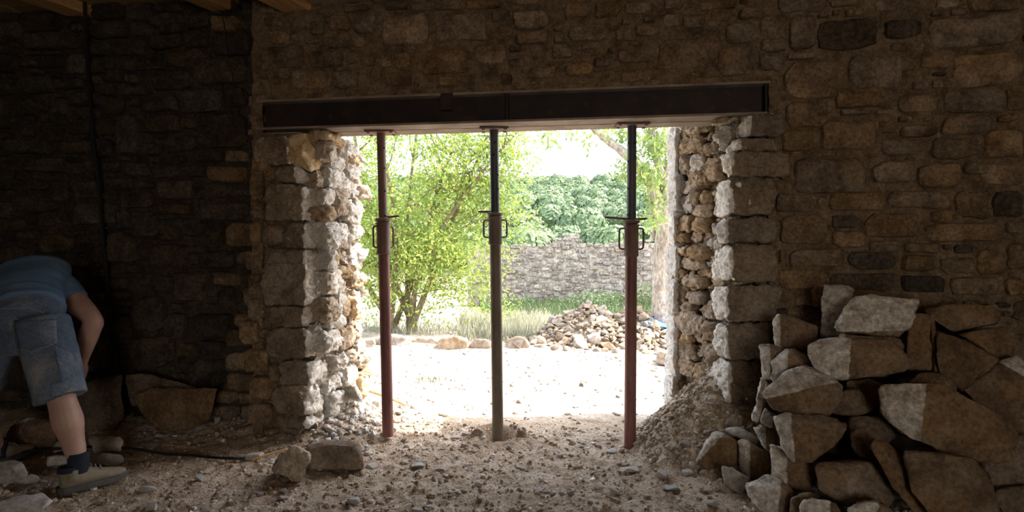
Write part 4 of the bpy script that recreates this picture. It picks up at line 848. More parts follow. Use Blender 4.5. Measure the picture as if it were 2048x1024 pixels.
# countless crumbs (one object)
def crumbs(name, n, gen, m, seed, kind_parent=None):
    r = np.random.default_rng(seed); pos, size = gen(r, n)
    base = np.array([(-1,-1,-1),(1,-1,-1),(1,1,-1),(-1,1,-1),(-1,-1,1),(1,-1,1),(1,1,1),(-1,1,1)], float)*.5
    fc = np.array([(3,2,1,0),(4,5,6,7),(0,1,5,4),(1,2,6,5),(2,3,7,6),(3,0,4,7)])
    v = base[None]*r.uniform(.45, 1.15, (n, 8, 3)); v[:, 4:, :2] *= r.uniform(.4, .9, (n, 1, 1))
    v = v*size[:, None, None]*r.uniform(.6, 1.4, (n, 1, 3))*np.array([1, 1, .65])
    a = r.uniform(0, 6.28, n); t = r.uniform(-.5, .5, n)
    ca, sa, ct, st = np.cos(a), np.sin(a), np.cos(t), np.sin(t)
    x, y, z = v[..., 0], v[..., 1], v[..., 2]
    y, z = y*ct[:, None]-z*st[:, None], y*st[:, None]+z*ct[:, None]
    x, y = x*ca[:, None]-y*sa[:, None], x*sa[:, None]+y*ca[:, None]
    v = np.stack([x, y, z], -1)+pos[:, None, :]
    f = (fc[None]+(np.arange(n)*8)[:, None, None]).reshape(-1, 4)
    o = link(name, quads_mesh(name, v.reshape(-1, 3), f, False), m); tag(o, kind='stuff'); return o
def gen_floor(r, n):
    x = r.uniform(-3.6, 1.7, n); y = r.uniform(-1.35, .55, n); s = .008+.03*r.random(n)**4
    return np.stack([x, y, gz(x, y)+s*.12], 1), s
tag(crumbs('floor_gravel', 6500, gen_floor, M['dust'], 5), 'crumbs of mortar and grit all over the dusty floor', 'gravel')
def gen_pale(r, n):
    x = r.uniform(-3.6, 1.7, n); y = r.uniform(-1.35, .7, n); s = .008+.025*r.random(n)**3
    return np.stack([x, y, gz(x, y)+s*.12], 1), s
tag(crumbs('pale_grit', 1500, gen_pale, M['chip'], 6), 'pale limestone grit strewn over the dusty floor', 'gravel')
def gen_mound(r, n):
    a = r.uniform(1.2, 4.9, n); q = np.sqrt(r.random(n)); x = .92+.62*q*np.cos(a); y = .22+.58*q*np.sin(a); s = .012+.04*r.random(n)**2.5
    return np.stack([x, y, gz(x, y)+s*.15], 1), s
tag(crumbs('mound_clods', 1500, gen_mound, M['core_mortar'], 7), 'clods of earth and mortar on the mound at the right jamb', 'rubble')
def gen_left(r, n):
    x = JL+r.normal(0.08, .16, n); y = .35+r.normal(0, .3, n); s = .012+.05*r.random(n)**2.5
    return np.stack([x, y, gz(x, y)+s*.2], 1), s
tag(crumbs('jamb_rubble', 500, gen_left, M['broken'], 8), 'small pale rubble at the foot of the left jamb', 'rubble')
def gen_yard(r, n):
    x = r.uniform(-3, 3.5, n); y = r.uniform(.6, 7.5, n); s = .01+.05*r.random(n)**4
    return np.stack([x, y, gz(x, y)+s*.1], 1), s
tag(crumbs('yard_gravel', 4500, gen_yard, M['yard'], 9), 'grit on the sunlit yard outside the opening', 'gravel')

# ---------------- cables, sticks
def tube_thing(name, pts, r, m, label, cat, n=8):
    c = Vector(pts[0]); mb = MB(); mb.tube([Vector(p)-c for p in pts], r, n)
    return tag(mb.build(name, m, None, True, loc=c), label, cat)
tube_thing('hanging_cable', [P(168,-30,.14),P(170,40,.13),P(174,120,.13),P(184,260,.13),P(195,350,.13),P(204,460,.13),P(214,560,.13),P(225,660,.13),P(238,748,.12)], .011, M['black'], 'black cable hanging down the dark left wall from the ceiling', 'cable')
tube_thing('thin_wire', [P(443,22,.15),P(450,60,.14),P(456,110,.14),P(466,160,.14),P(475,205,.16)], .0025, M['black'], 'thin black wire hanging from a joist left of the beam', 'wire', 6)
fl = [(-40,932),(0,922),(40,914),(80,910),(140,908),(200,905),(260,906),(330,906),(380,909),(430,914),(470,917),(490,914)]
def gp(px, py, h=.012):
    g = G(px, py, .02); g.z = gzz(g.x, g.y)+h; return g
tube_thing('floor_cable', [gp(x, y, .06 if x < 270 else .016) for x, y in fl], .009, M['black'], 'black cable lying across the floor past the boot', 'cable')
tube_thing('wood_splinter', [gp(505,917,.015), gp(545,911,.03), gp(575,903,.035)], [.006,.008,.003], M['wood'], 'thin wood splinter beside the mortar covered lump', 'stick', 6)
tube_thing('bare_twig', [gp(598,882,.02), gp(618,868,.04), gp(640,854,.06)], [.004,.005,.003], M['chip'], 'pale bent twig at the foot of the left jamb', 'twig', 6)
tube_thing('wooden_lath', [gp(738,792,.06), gp(775,804,.05), gp(812,816,.03)], [.012,.012,.008], M['wood'], 'wooden lath lying behind the left prop', 'stick', 6)

# ================================================================ PERSON
def D(px, py, dep): return DP(px, py, dep)
def ell_tube(mb, rings, n=20):
    """rings: (centre, side axis, other axis) with the axes carrying their radii"""
    vs = []; fs = []
    for c, a, b in rings:
        for k in range(n):
            t = 2*math.pi*k/n; ct, st = math.cos(t), math.sin(t)
            vs.append(Vector(c)+Vector(a)*ct+Vector(b)*st)
    for i in range(len(rings)-1):
        for k in range(n): fs.append((i*n+k, i*n+(k+1)%n, (i+1)*n+(k+1)%n, (i+1)*n+k))
    fs.append(tuple(range(n-1, -1, -1))); fs.append(tuple((len(rings)-1)*n+k for k in range(n)))
    mb.add(vs, fs)
def limb(mb, pts, rad, n=16, ends=True):
    """smooth tapered tube with round ends through the joints"""
    pts = [Vector(p) for p in pts]; out = []; rr = []
    for i in range(len(pts)-1):
        p0 = pts[max(i-1, 0)]; p1, p2 = pts[i], pts[i+1]; p3 = pts[min(i+2, len(pts)-1)]
        for s in range(6):
            t = s/6.0
            out.append(0.5*((2*p1)+(p2-p0)*t+(2*p0-5*p1+4*p2-p3)*t*t+(3*p1-p0-3*p2+p3)*t**3)); k = t*t*(3-2*t); rr.append(rad[i]*(1-k)+rad[i+1]*k)
    out.append(pts[-1]); rr.append(rad[-1])
    if ends:
        d0 = (out[0]-out[1]).normalized(); d1 = (out[-1]-out[-2]).normalized()
        out = [out[0]+d0*rr[0]*.85, out[0]+d0*rr[0]*.5]+out+[out[-1]+d1*rr[-1]*.5, out[-1]+d1*rr[-1]*.85]
        rr = [rr[0]*.45, rr[0]*.85]+rr+[rr[-1]*.85, rr[-1]*.45]
    mb.tube(out, rr, n)
def blob(mb, c, ax, n=14):
    """ellipsoid with three axis vectors"""
    vs = []; fs = []
    for i in range(1, n):
        th = math.pi*i/n
        for k in range(n*2):
            a = math.pi*k/n; vs.append(Vector(c)+Vector(ax[0])*math.sin(th)*math.cos(a)+Vector(ax[1])*math.sin(th)*math.sin(a)+Vector(ax[2])*math.cos(th))
    m_ = n*2
    for i in range(n-2):
        for k in range(m_): fs.append((i*m_+k, i*m_+(k+1)%m_, (i+1)*m_+(k+1)%m_, (i+1)*m_+k))
    fs.append(tuple(range(m_))); fs.append(tuple((n-2)*m_+k for k in range(m_-1, -1, -1)))
    mb.add(vs, fs)
def remeshed(name, mb, voxel, smooth_n, m, parent=None, wr=None, origin=None):
    me = mesh('tmp', mb.v, mb.f, True)
    bm = bmesh.new(); bm.from_mesh(me); bmesh.ops.recalc_face_normals(bm, faces=bm.faces[:]); bm.to_mesh(me); bm.free()
    o = bpy.data.objects.new('tmp', me); COL.objects.link(o)
    md = o.modifiers.new('r', 'REMESH'); md.mode = 'VOXEL'; md.voxel_size = voxel
    if smooth_n: sm = o.modifiers.new('s', 'SMOOTH'); sm.factor = .5; sm.iterations = smooth_n
    dg = bpy.context.evaluated_depsgraph_get(); ev = o.evaluated_get(dg)
    nm = bpy.data.meshes.new_from_object(ev); bpy.data.objects.remove(o)
    co = np.zeros(len(nm.vertices)*3); nm.vertices.foreach_get('co', co); co = co.reshape(-1, 3)
    if wr:
        no = np.zeros(len(nm.vertices)*3); nm.vertex_normals.foreach_get('vector', no); no = no.reshape(-1, 3)
        co = co + no*wr(co)[:, None]
    c = np.array(origin if origin is not None else (0, 0, 0)); nm.vertices.foreach_set('co', (co-c).ravel()); nm.update(); nm.shade_smooth(); nm.name = name
    return link(name, nm, m, parent, Vector(c) if parent is None else None)

FOOT = L(-2.27, 3.08, 0); FOOT.z = 0.015
hipR, kneeR, ankR = D(88,655,3.08), D(124,800,3.02), D(157,925,3.03)
hipL, kneeL, ankL = D(-12,655,3.14), L(-2.98,3.16,.50), L(-3.06,3.38,.10)
pelv = D(42,628,3.10); chest = D(60,556,3.36); neck = D(72,548,3.52)
shR, shL = D(126,578,3.40), D(12,572,3.55)
elR, wrR = D(186,640,3.32), D(165,722,3.30)
elL, wrL = D(20,660,3.72), D(112,728,3.56)
head = D(92,585,3.70)
up_t = (chest-pelv).normalized(); side = RGT*0.98+UP*0.03; side = (side-up_t*side.dot(up_t)).normalized(); bk = side.cross(up_t).normalized()
if bk.z < 0: bk = -bk
mb = MB()
ell_tube(mb, [(pelv-up_t*.10, side*.11, bk*.08),(pelv-up_t*.04, side*.135, bk*.085),(pelv+up_t*.1, side*.135, bk*.085),(pelv.lerp(chest,.5), side*.155, bk*.10),(chest, side*.175, bk*.11),(chest.lerp(neck,.7), side*.15, bk*.09),(neck, side*.07, bk*.065)])
limb(mb, [neck-up_t*.05, neck, head], [.065,.058,.06])
hd = (head-neck).normalized(); fwdh = (hd.cross(side)).normalized()
if fwdh.z > 0: fwdh = -fwdh                       # the face looks down at the work
hc = head+hd*.07
blob(mb, hc, (side*.078, fwdh*.098, hd*.115)); blob(mb, hc+fwdh*.03-hd*.07, (side*.058, fwdh*.062, hd*.055))
limb(mb, [hc+fwdh*.085+hd*.012, hc+fwdh*.112-hd*.028], [.010,.016]); blob(mb, hc+fwdh*.105-hd*.034, (side*.02, fwdh*.014, hd*.012))
for s in (-1, 1):
    blob(mb, hc+side*s*.08-hd*.012, (side*.012, fwdh*.022, hd*.034))                       # ears
    blob(mb, hc+side*s*.032+fwdh*.088+hd*.016, (side*.02, fwdh*.013, hd*.011))             # brows and lids
blob(mb, hc+fwdh*.094-hd*.066, (side*.026, fwdh*.012, hd*.010))                            # mouth
limb(mb, [shR, shR.lerp(elR,.45), elR, elR.lerp(wrR,.3), wrR], [.066,.064,.050,.052,.029])
limb(mb, [shL, shL.lerp(elL,.45), elL, elL.lerp(wrL,.3), wrL], [.066,.060,.046,.048,.029])
def hand(mb, w, d, out, thumb_side):
    """palm, four curled fingers and a thumb closing from the side of the palm"""
    d = d.normalized(); out = (out-d*out.dot(d)).normalized(); lat = d.cross(out).normalized()*thumb_side
    limb(mb, [w, w+d*.045], [.026,.030])
    blob(mb, w+d*.058, (lat*.042, out*.017, d*.046))
    for i, (o_, l_) in enumerate(((.032,.070),(.011,.078),(-.011,.073),(-.031,.058))):
        b = w+d*.092+lat*o_; a1 = b+d*l_*.45+out*.008; a2 = a1+d*l_*.22+out*l_*.30; a3 = a2-d*l_*.06+out*l_*.30
        limb(mb, [b-d*.03, b, a1, a2, a3], [.010,.0095,.0088,.0082,.0072], 8)
    t0 = w+d*.03+lat*.03; limb(mb, [t0, t0+lat*.03+d*.03+out*.012, t0+lat*.028+d*.062+out*.03], [.012,.011,.009], 8)
hand(mb, wrR, (D(158,752,3.31)-wrR), -RGT*.8+FWD*.5, -1)
hand(mb, wrL, (D(140,748,3.60)-wrL), RGT*.2-UP*.8, 1)
limb(mb, [hipR, hipR.lerp(kneeR,.5), kneeR, kneeR.lerp(ankR,.33), kneeR.lerp(ankR,.7), ankR], [.09,.085,.064,.072,.052,.038])
limb(mb, [hipL, hipL.lerp(kneeL,.5), kneeL, kneeL.lerp(ankL,.33), kneeL.lerp(ankL,.7), ankL], [.09,.085,.064,.070,.05,.038])
toeR = L(-2.165,3.20,.05); toeL = L(-3.02,3.62,.05)
for an_, to_ in ((ankR, toeR), (ankL, toeL)):
    b_ = Vector((an_.x, an_.y, .06)); limb(mb, [an_, b_, b_.lerp(to_,.5)-UP*.01, b_.lerp(to_,.85)-UP*.012], [.037,.034,.028,.02])
person = remeshed('person', mb, .0065, 4, M['skin'], origin=FOOT)
tag(person, 'person bending over in navy t-shirt, dusty denim work shorts and tan boots at the left', 'person')
# t-shirt
mb = MB()
ell_tube(mb, [(pelv-up_t*.01-bk*.0, side*.200, bk*.142),(pelv+up_t*.10, side*.186, bk*.135),(pelv.lerp(chest,.55)+bk*.012, side*.190, bk*.135),(chest+bk*.008, side*.208, bk*.138),(chest.lerp(neck,.5)+bk*.01, side*.198, bk*.125),(chest.lerp(neck,.85), side*.13, bk*.095),(neck+up_t*.0, side*.088, bk*.078)], 28)
for sh, el, s in ((shR, elR, 1), (shL, elL, -1)):
    e = sh.lerp(el, .42)
    a0 = chest.lerp(sh, .55)+up_t*.05
    mb.tube([a0, sh+(a0-sh)*.15, sh.lerp(el,.22), e], [.088,.090,.085,.082], 20)
def shirt_folds(co):
    q = (co-np.array(pelv)); s = q @ np.array(side); u = q @ np.array(up_t)
    w = np.stack([s*3+u*2, u*11-np.abs(s)*5, np.zeros(len(co))], 1)
    return .011*fbm(w, 3, 71)+.016*np.clip(1-np.abs(u-.06)/.14, 0, 1)*fbm(np.stack([s*2.5, u*26, s*0], 1), 2, 72)
remeshed('t_shirt', mb, .009, 5, M['shirt'], person, shirt_folds, FOOT)
# shorts
mb = MB()
ell_tube(mb, [(pelv+up_t*.085, side*.172, bk*.115),(pelv+up_t*.02, side*.186, bk*.128),(pelv-up_t*.06-UP*.02, side*.198, bk*.13),(pelv-up_t*.08-UP*.09, side*.185, bk*.11)], 28)
hemR = hipR.lerp(kneeR, .98); hemL = hipL.lerp(kneeL, .92)
for hp, hm in ((hipR, hemR), (hipL, hemL)):
    d = (hm-hp).normalized(); a = (RGT-d*RGT.dot(d)).normalized(); b = d.cross(a)
    ell_tube(mb, [(hp-d*.04, a*.122, b*.125),(hp+d*.05, a*.128, b*.132),(hp.lerp(hm,.5), a*.122, b*.125),(hp.lerp(hm,.9), a*.115, b*.118),(hm, a*.117, b*.120)], 26)
dR = (hemR-hipR).normalized()
def short_folds(co):
    q = co-np.array(hipR); t = q @ np.array(dR)
    return .009*fbm(co*np.array([9, 9, 6]), 3, 81)+.008*np.clip(t*3, 0, 1)*fbm(co*np.array([14, 14, 5]), 2, 82)
shorts = remeshed('shorts', mb, .009, 5, M['shorts'], person, short_folds, FOOT)
bvh = BVHTree.FromPolygons([v.co+FOOT for v in shorts.data.vertices], [p.vertices[:] for p in shorts.data.polygons])
def patch(name, poly, m, off, thick, parent, nsub=12):
    """cloth patch lying on the shorts"""
    poly = [Vector((x, y)) for x, y in poly]; n = nsub; vs = []
    a, b, c, d = poly
    for j in range(n+1):
        for i in range(n+1):
            s, t = i/n, j/n; q = (a*(1-s)+b*s)*(1-t)+(d*(1-s)+c*s)*t
            dr = ray(q.x, q.y).normalized(); h = bvh.ray_cast(CAM, dr)
            if h[0] is None: h = bvh.find_nearest(CAM+dr*3.05)
            nn = h[1] if h[1].dot(dr) < 0 else -h[1]
            vs.append((h[0], nn))
    V = np.array([list(p+nn*off) for p, nn in vs]).reshape(n+1, n+1, 3)
    for _ in range(3): V[1:-1, 1:-1] = (V[:-2, 1:-1]+V[2:, 1:-1]+V[1:-1, :-2]+V[1:-1, 2:])/4
    me = quads_mesh(name, V.reshape(-1, 3)-np.array(FOOT), grid_faces(n+1, n+1)[:, ::-1])
    o = link(name, me, m, parent); md = o.modifiers.new('s', 'SOLIDIFY'); md.thickness = thick; md.offset = 0
    return o
def seam(poly, parent, r=.0022):
    pts = []
    for i in range(len(poly)-1):
        for s in range(8):
            x = poly[i][0]+(poly[i+1][0]-poly[i][0])*s/8; y = poly[i][1]+(poly[i+1][1]-poly[i][1])*s/8
            dr = ray(x, y).normalized(); h = bvh.ray_cast(CAM, dr)
            if h[0] is not None: pts.append(h[0]-dr*.007-FOOT)
    if len(pts) > 2: mb = MB(); mb.tube(pts, r, 6); mb.build('stitching', M['seam'], parent)
pk1 = patch('back_pocket', [(29,642),(112,640),(114,688),(40,698)], M['shorts'], .004, .005, shorts)
pf = patch('pocket_flap', [(23,620),(112,632),(110,640),(40,642)], M['shorts'], .010, .007, shorts)
seam([(24,622),(38,642),(110,638)], shorts); seam([(29,646),(40,697),(64,704),(112,686)], shorts)
pc = patch('cargo_pocket', [(107,692),(141,708),(150,752),(122,766)], M['shorts'], .008, .010, shorts)
seam([(107,690),(116,728),(122,766)], shorts); seam([(118,730),(145,710)], shorts)
seam([(80,808),(112,800),(150,770)], shorts); seam([(2,618),(60,616),(118,636)], shorts)
# sock, boot
def boot(an, to, m_parent, nm=''):
    f = (to-an); f.z = 0; f.normalize(); sd_ = f.cross(UP).normalized(); g = Vector((an.x, an.y, .012))-f*.045
    mb = MB(); limb(mb, [an+UP*.055, an-UP*.005, an-UP*.05], [.050,.047,.046], 18, False); o = mb.build('sock', M['sock'], m_parent)
    o.data.transform(Matrix.Translation(-FOOT))
    mb = MB()
    prof = [(-.035,.034,.095),(-.01,.043,.108),(.03,.044,.112),(.07,.043,.100),(.12,.045,.080),(.17,.049,.064),(.21,.047,.052),(.245,.036,.042),(.262,.018,.03)]
    rings = []
    for x, w, h in prof:
        rings.append((g+f*x+UP*(.02+h*.42), sd_*w, UP*(h*.5)))
    ell_tube(mb, rings, 18); limb(mb, [g+f*.01+UP*.06, g+f*.012+UP*.115], [.050,.051], 18, False)
    bt = remeshed('boot', mb, .006, 3, M['boot'], m_parent, None, FOOT)
    mb = MB(); n = 20; vs = []
    out = [(-.052,0),(-.045,.028),(-.02,.043),(.03,.046),(.09,.046),(.16,.053),(.21,.051),(.25,.038),(.272,.012)]
    full = [(x, y) for x, y in out]+[(x, -y) for x, y in reversed(out)]
    k = len(full)
    for zz, sc in ((0, .97), (.012, 1.02), (.03, 1.0)):
        for x, y in full: vs.append(g+f*(x*sc)+sd_*(y*sc)+UP*(zz+(.012 if x > .22 else 0)))
    fs = [tuple(range(k-1, -1, -1)), tuple(2*k+i for i in range(k))]+[(q*k+i, q*k+(i+1)%k, (q+1)*k+(i+1)%k, (q+1)*k+i) for q in (0, 1) for i in range(k)]
    mb.add([v-FOOT for v in vs], fs); mb.build('sole', M['sole'], bt, True, 50)
    mb = MB(); ell_tube(mb, [(g+f*.004+UP*(.105+.012*i)-FOOT, f*(.052-.002*i), sd_*(.051-.002*i)) for i in range(3)], 20); mb.build('ankle_padding', M['sock'], bt)
    for i in range(4):
        c = g+f*(.075+.022*i)+UP*(.128-.011*i); mb = MB(); mb.tube([c-sd_*.028-UP*.012-FOOT, c+UP*.004-FOOT, c+sd_*.028-UP*.012-FOOT], .0028, 6); mb.build('lace', M['seam'], bt)
boot(ankR, toeR, person); boot(ankL, toeL, person)
mb = MB(); blob(mb, hc+hd*.014-fwdh*.014, (side*.085, fwdh*.098, hd*.112)); hr = mb.build('hair', M['hair'], person); hr.data.transform(Matrix.Translation(-FOOT))

# ================================================================ OUTSIDE
# ---------------- rubble heap in the yard
hp0 = G(1175, 700, 0); HX, HY = hp0.x+.05, hp0.y+.75
def heap_h(x, y):
    a = np.hypot((x-HX+.05)/.88, (y-HY)/.8); b = np.hypot((x-HX-.62)/.82, (y-HY-.05)/.75)
    return np.maximum(.56*np.clip(1-a, 0, 1)**.9, .50*np.clip(1-b, 0, 1)**.9)
X, Y = np.meshgrid(np.linspace(HX-1.2, HX+2.2, 70), np.linspace(HY-1, HY+1, 44))
hv = np.stack([X.ravel(), Y.ravel(), (heap_h(X, Y)-.05+.03*fbm(np.stack([X.ravel()*6, Y.ravel()*6, X.ravel()*0], 1), 2, 91).reshape(X.shape)).ravel()], 1)
tag(link('heap_earth', quads_mesh('heap_earth', hv, grid_faces(44, 70)), M['heap']), 'earth filling the rubble heap in the sunlit yard', 'earth', kind='stuff')
rr = random.Random(55); n = 0; tries = 0; placed = []
while n < 285 and tries < 8000:
    tries += 1
    x = rr.uniform(HX-1.15, HX+1.75); y = rr.uniform(HY-1.0, HY+.35)
    h = float(heap_h(np.array(x), np.array(y)))
    s = rr.uniform(.07, .14) if rr.random() < .82 else rr.uniform(.15, .23)
    if h <= 0.015 and rr.random() < .7: continue
    if any((x-a)**2+(y-b)**2+((h-c)*1.2)**2 < ((s+t)*.36)**2 for a, b, c, t in placed): continue
    placed.append((x, y, h, s))
    dx_, dz_ = x-HX-.2, h
    lab = '%s pale rubble stone %s of the heap in the yard' % ('large' if s > .145 else 'fist sized' if s < .1 else 'middling',
        ('on the left end' if dx_ < -.6 else 'on the right end' if dx_ > .75 else 'on the crest' if h > .36 else 'at the front foot' if h < .1 else 'up the left slope' if dx_ < 0 else 'up the right slope'))
    o = bpy.data.objects.new('rubble_stone', CHM[n % 10]); COL.objects.link(o)
    o.scale = (s*rr.uniform(.9, 1.3), s*rr.uniform(.8, 1.1), s*rr.uniform(.6, .95)); o.rotation_euler = (rr.uniform(-.6, .6), rr.uniform(-.6, .6), rr.uniform(0, 6.28))
    o.location = (x, y, max(h, gzz(x, y))+s*.06)
    tag(o, lab, 'stone', 'stones of the rubble heap in the yard'); n += 1
def gen_heap(r, n):
    x = r.uniform(HX-1.25, HX+1.8, n*3); y = r.uniform(HY-1.05, HY+.5, n*3); k = heap_h(x, y) > .005; x, y = x[k][:n], y[k][:n]; m_ = len(x); s = .03+.05*r.random(n)**2
    z = heap_h(x, y)
    p = np.zeros((n, 3)); p[:m_] = np.stack([x, y, z+.005], 1); p[m_:] = p[0]; return p, s
tag(crumbs('heap_rubble', 900, gen_heap, M['heap'], 19), 'small rubble filling the gaps of the heap in the yard', 'rubble')
# tarp
tp = G(1292, 672, .1)
TX, TY = np.meshgrid(np.linspace(-.28, .28, 16), np.linspace(-.25, .3, 14)); tz = .16+.1*np.cos(TX*5)*np.cos(TY*5)+.05*fbm(np.stack([TX.ravel()*9, TY.ravel()*9, TX.ravel()*0], 1), 2, 95).reshape(TX.shape)
tv = np.stack([TX.ravel(), TY.ravel(), tz.ravel()], 1)
tarp = link('tarp', quads_mesh('tarp', tv, grid_faces(14, 16)), M['tarp'], None, Vector((tp.x+.05, tp.y+.0, .08))); md = tarp.modifiers.new('s', 'SOLIDIFY'); md.thickness = .006
tag(tarp, 'crumpled blue tarp behind the rubble heap, left of the tree trunk', 'tarp')
# low pale boulders edging the yard
for k, (x0, y0, x1, y1, lab) in enumerate([(722,676,752,700,'pale boulder edging the yard, next to the left jamb'),(745,668,822,698,'long pale boulder edging the yard behind the left prop'),(820,672,880,696,'pale flat boulder edging the yard, right of the long one'),(872,671,942,704,'broad pale mound-shaped boulder edging the yard'),(938,678,985,704,'low pale boulder edging the yard, left of the middle prop'),(1012,672,1060,704,'pale rock at the left foot of the rubble heap'),(1310,700,1345,735,'pale rock by the right jamb at the end of the heap')]):
    g = G((x0+x1)/2, y1, .0); pts = []; r = random.Random(k)
    for a in range(12):
        t = 2*math.pi*a/12; pts.append(P((x0+x1)/2+(x1-x0)/2*math.cos(t)*r.uniform(.92, 1.05), (y0+y1)/2+(y1-y0)/2*math.sin(t)*r.uniform(.9, 1.05), g.y+.05))
        pts.append(P((x0+x1)/2+(x1-x0)*.4*math.cos(t), (y0+y1)/2+(y1-y0)*.4*math.sin(t), g.y+.35))
    tag(hull_rock('boulder', pts, M['heap'], None, rough=.03, el=.07, soft=2, seed=960+k, freq=6), lab, 'stone', 'boulders along the yard edge')
g = G(760, 672, .0); mb = MB(); mb.tube([P(700,667,g.y+.5), P(745,664,g.y+.5), P(798,666,g.y+.6)], [.09,.1,.085], 14)
c = Vector(mb.v[0]); mb.v = [Vector(v)-c for v in mb.v]; tag(mb.build('fallen_log', M['bark'], None, True, loc=c), 'grey log lying behind the boulders at the left jamb', 'log')
g = G(1163, 772, 0); o = bpy.data.objects.new('pebble', CHM[3]); COL.objects.link(o); o.scale = (.06,.06,.05); o.location = (g.x, g.y, gzz(g.x, g.y)+.02); tag(o, 'single pebble alone on the sunlit yard right of the middle prop', 'stone')

# ---------------- old garden wall
gw0, gw1 = P(935, 612, 10.6), P(1400, 612, 11.0)
wd = (gw1-gw0); wd.z = 0; gwl = wd.length; wd.normalize(); gn = Vector((wd.y, -wd.x, 0)); gbase = Vector((gw0.x, gw0.y, 0))
FG = (gbase, wd, EZ, gn)
tops = [(900,486),(1040,487),(1088,486),(1104,478),(1120,470),(1132,465),(1142,468),(1155,472),(1170,482),(1200,484),(1222,482),(1240,478),(1320,480),(1420,478)]
tp_u = [on_frame(x, y, FG) for x, y in tops]
top_at = lambda u: float(np.interp(u, [t[0] for t in tp_u], [t[1] for t in tp_u]))
gwall = tag(empty('garden_wall', gbase), kind='structure')
us = np.linspace(0, gwl, 60); mb = MB()
for i in range(59):
    a, b = us[i], us[i+1]; h = min(top_at(a), top_at(b))-.08
    q = [gbase+wd*a, gbase+wd*b]; vs = [q[0], q[1], q[1]-gn*.5, q[0]-gn*.5]; vs = vs+[v+EZ*h for v in vs]
    mb.add([v-gbase for v in vs], [(3,2,1,0),(4,5,6,7),(0,1,5,4),(1,2,6,5),(2,3,7,6),(3,0,4,7)])
mb.build('wall_core', M['garden_stone'], gwall, False)
r = random.Random(77)
gwp = Wall(FG, 0.0, gwl, 0.0, 2.3)
gwp.fill([(.2,.34,.1,.15,500),(.14,.26,.07,.12,5000),(.1,.18,.05,.09,9000),(.06,.1,.04,.07,6000)], 14)
gst = [s for s in gwp.st if s[1]+(s[3]-s[1])*.6 < top_at((s[0]+s[2])/2)]
px_in = lambda s: (lambda d: 1005 < 1024+F*d.dot(RGT)/d.dot(FWD) < 1330)(gbase+wd*((s[0]+s[2])/2)-CAM)
gst.sort(key=lambda s: -((s[2]-s[0])*(s[3]-s[1])+(1 if px_in(s) else 0)))
rest = MB()
for i, s in enumerate(gst):
    res = pillow(FG, *s, r.uniform(.015, .06), .05, 12 if i < 298 else 8, None, 4000+i, .12, .06)
    if i < 298:
        o = put_stone(res, M['garden_stone'], gwall); o.location = res[0]-gbase
    else: rest.add([x-gbase for x in res[1]], res[2])
o = rest.build('small_stones', M['garden_stone'], gwall); tag(o, kind='stuff')

# ---------------- leaves: one mesh of many small blades
def leaf_cloud(name, pos, size, m, parent, seed, aspect=.45, droop=.3, up_bias=None, radial=None):
    r = np.random.default_rng(seed); n = len(pos)
    d = r.normal(0, 1, (n, 3)); d[:, 2] -= droop
    if up_bias is not None: d = up_bias + r.normal(0, .28, (n, 3))
    if radial is not None: d = np.cross(radial, d)
    d /= np.linalg.norm(d, axis=1)[:, None]
    s = np.cross(d, r.normal(0, 1, (n, 3)) if radial is None else radial+r.normal(0, .35, (n, 3))); s /= np.linalg.norm(s, axis=1)[:, None]; nn = np.cross(d, s)
    sz = (size*r.uniform(.65, 1.3, n))[:, None] if np.isscalar(size) else size[:, None]*r.uniform(.8, 1.2, (n, 1))
    a = pos; b = pos+d*sz*.5+s*sz*aspect*.5+nn*sz*.08; c = pos+d*sz; e = pos+d*sz*.5-s*sz*aspect*.5+nn*sz*.08
    v = np.stack([a, b, c, e], 1).reshape(-1, 3)
    f = np.arange(n*4).reshape(n, 4)
    me = quads_mesh(name, v, f, False)
    t = me.attributes.new('tint', 'FLOAT', 'POINT'); t.data.foreach_set('value', np.repeat(np.clip(r.normal(.45, .3, n), 0, 1), 4).astype(np.float32))
    o = link(name, me, m, parent); tag(o, kind='stuff'); return o
def sub(o, root): o.data.transform(Matrix.Translation(-Vector(root.location))); return o
def branch(mb, a, b, r0, r1, rnd, wob=.12, n=6):
    pts = []; rad = []; ln = (b-a).length
    o1 = Vector((rnd.uniform(-1,1), rnd.uniform(-1,1), rnd.uniform(-.3,.6)))*wob*ln
    for i in range(n+1):
        t = i/n; pts.append(a.lerp(b, t)+o1*math.sin(math.pi*t)*.6); rad.append(r0*(1-t)+r1*t)
    mb.tube(pts, rad, 8); return pts
# bright shrub-like tree left
tb = G(795, 664, 0); T1 = tag(empty('leafy_tree', tb), 'bright yellow-green multi-stemmed tree outside, behind the left prop', 'tree')
rnd = random.Random(12); tips = []
fwd2 = Vector((0,1,0))
stems = []
for k in range(7):
    mbs = MB()
    base = tb+Vector((rnd.uniform(-.25,.3), rnd.uniform(-.15,.15), -.05))
    lat = -1.7+k*.62; top = tb+RGT*(lat*.95+.15)+FWD*rnd.uniform(-.6,.7)+UP*rnd.uniform(2.9,4.4)
    pts = branch(mbs, base, top, .055, .016, rnd, .10, 9)
    for j in range(2, 10):
        for q in range(2):
            a = pts[min(j, 9)]; dr = Vector((rnd.uniform(-1,1), rnd.uniform(-1,1), rnd.uniform(-.15,.75))).normalized()
            b = a+dr*rnd.uniform(.5, 1.25)
            pp = branch(mbs, a, b, .014, .004, rnd, .15, 4); tips += pp[1:]
            for w in range(2):
                c = b+Vector((rnd.uniform(-1,1), rnd.uniform(-1,1), rnd.uniform(-.7,.5)))*.5; branch(mbs, pp[3], c, .006, .002, rnd, .15, 3); tips += [pp[3].lerp(c, .5), c]
    o = mbs.build('stem', M['bark_green'], T1); sub(o, T1)
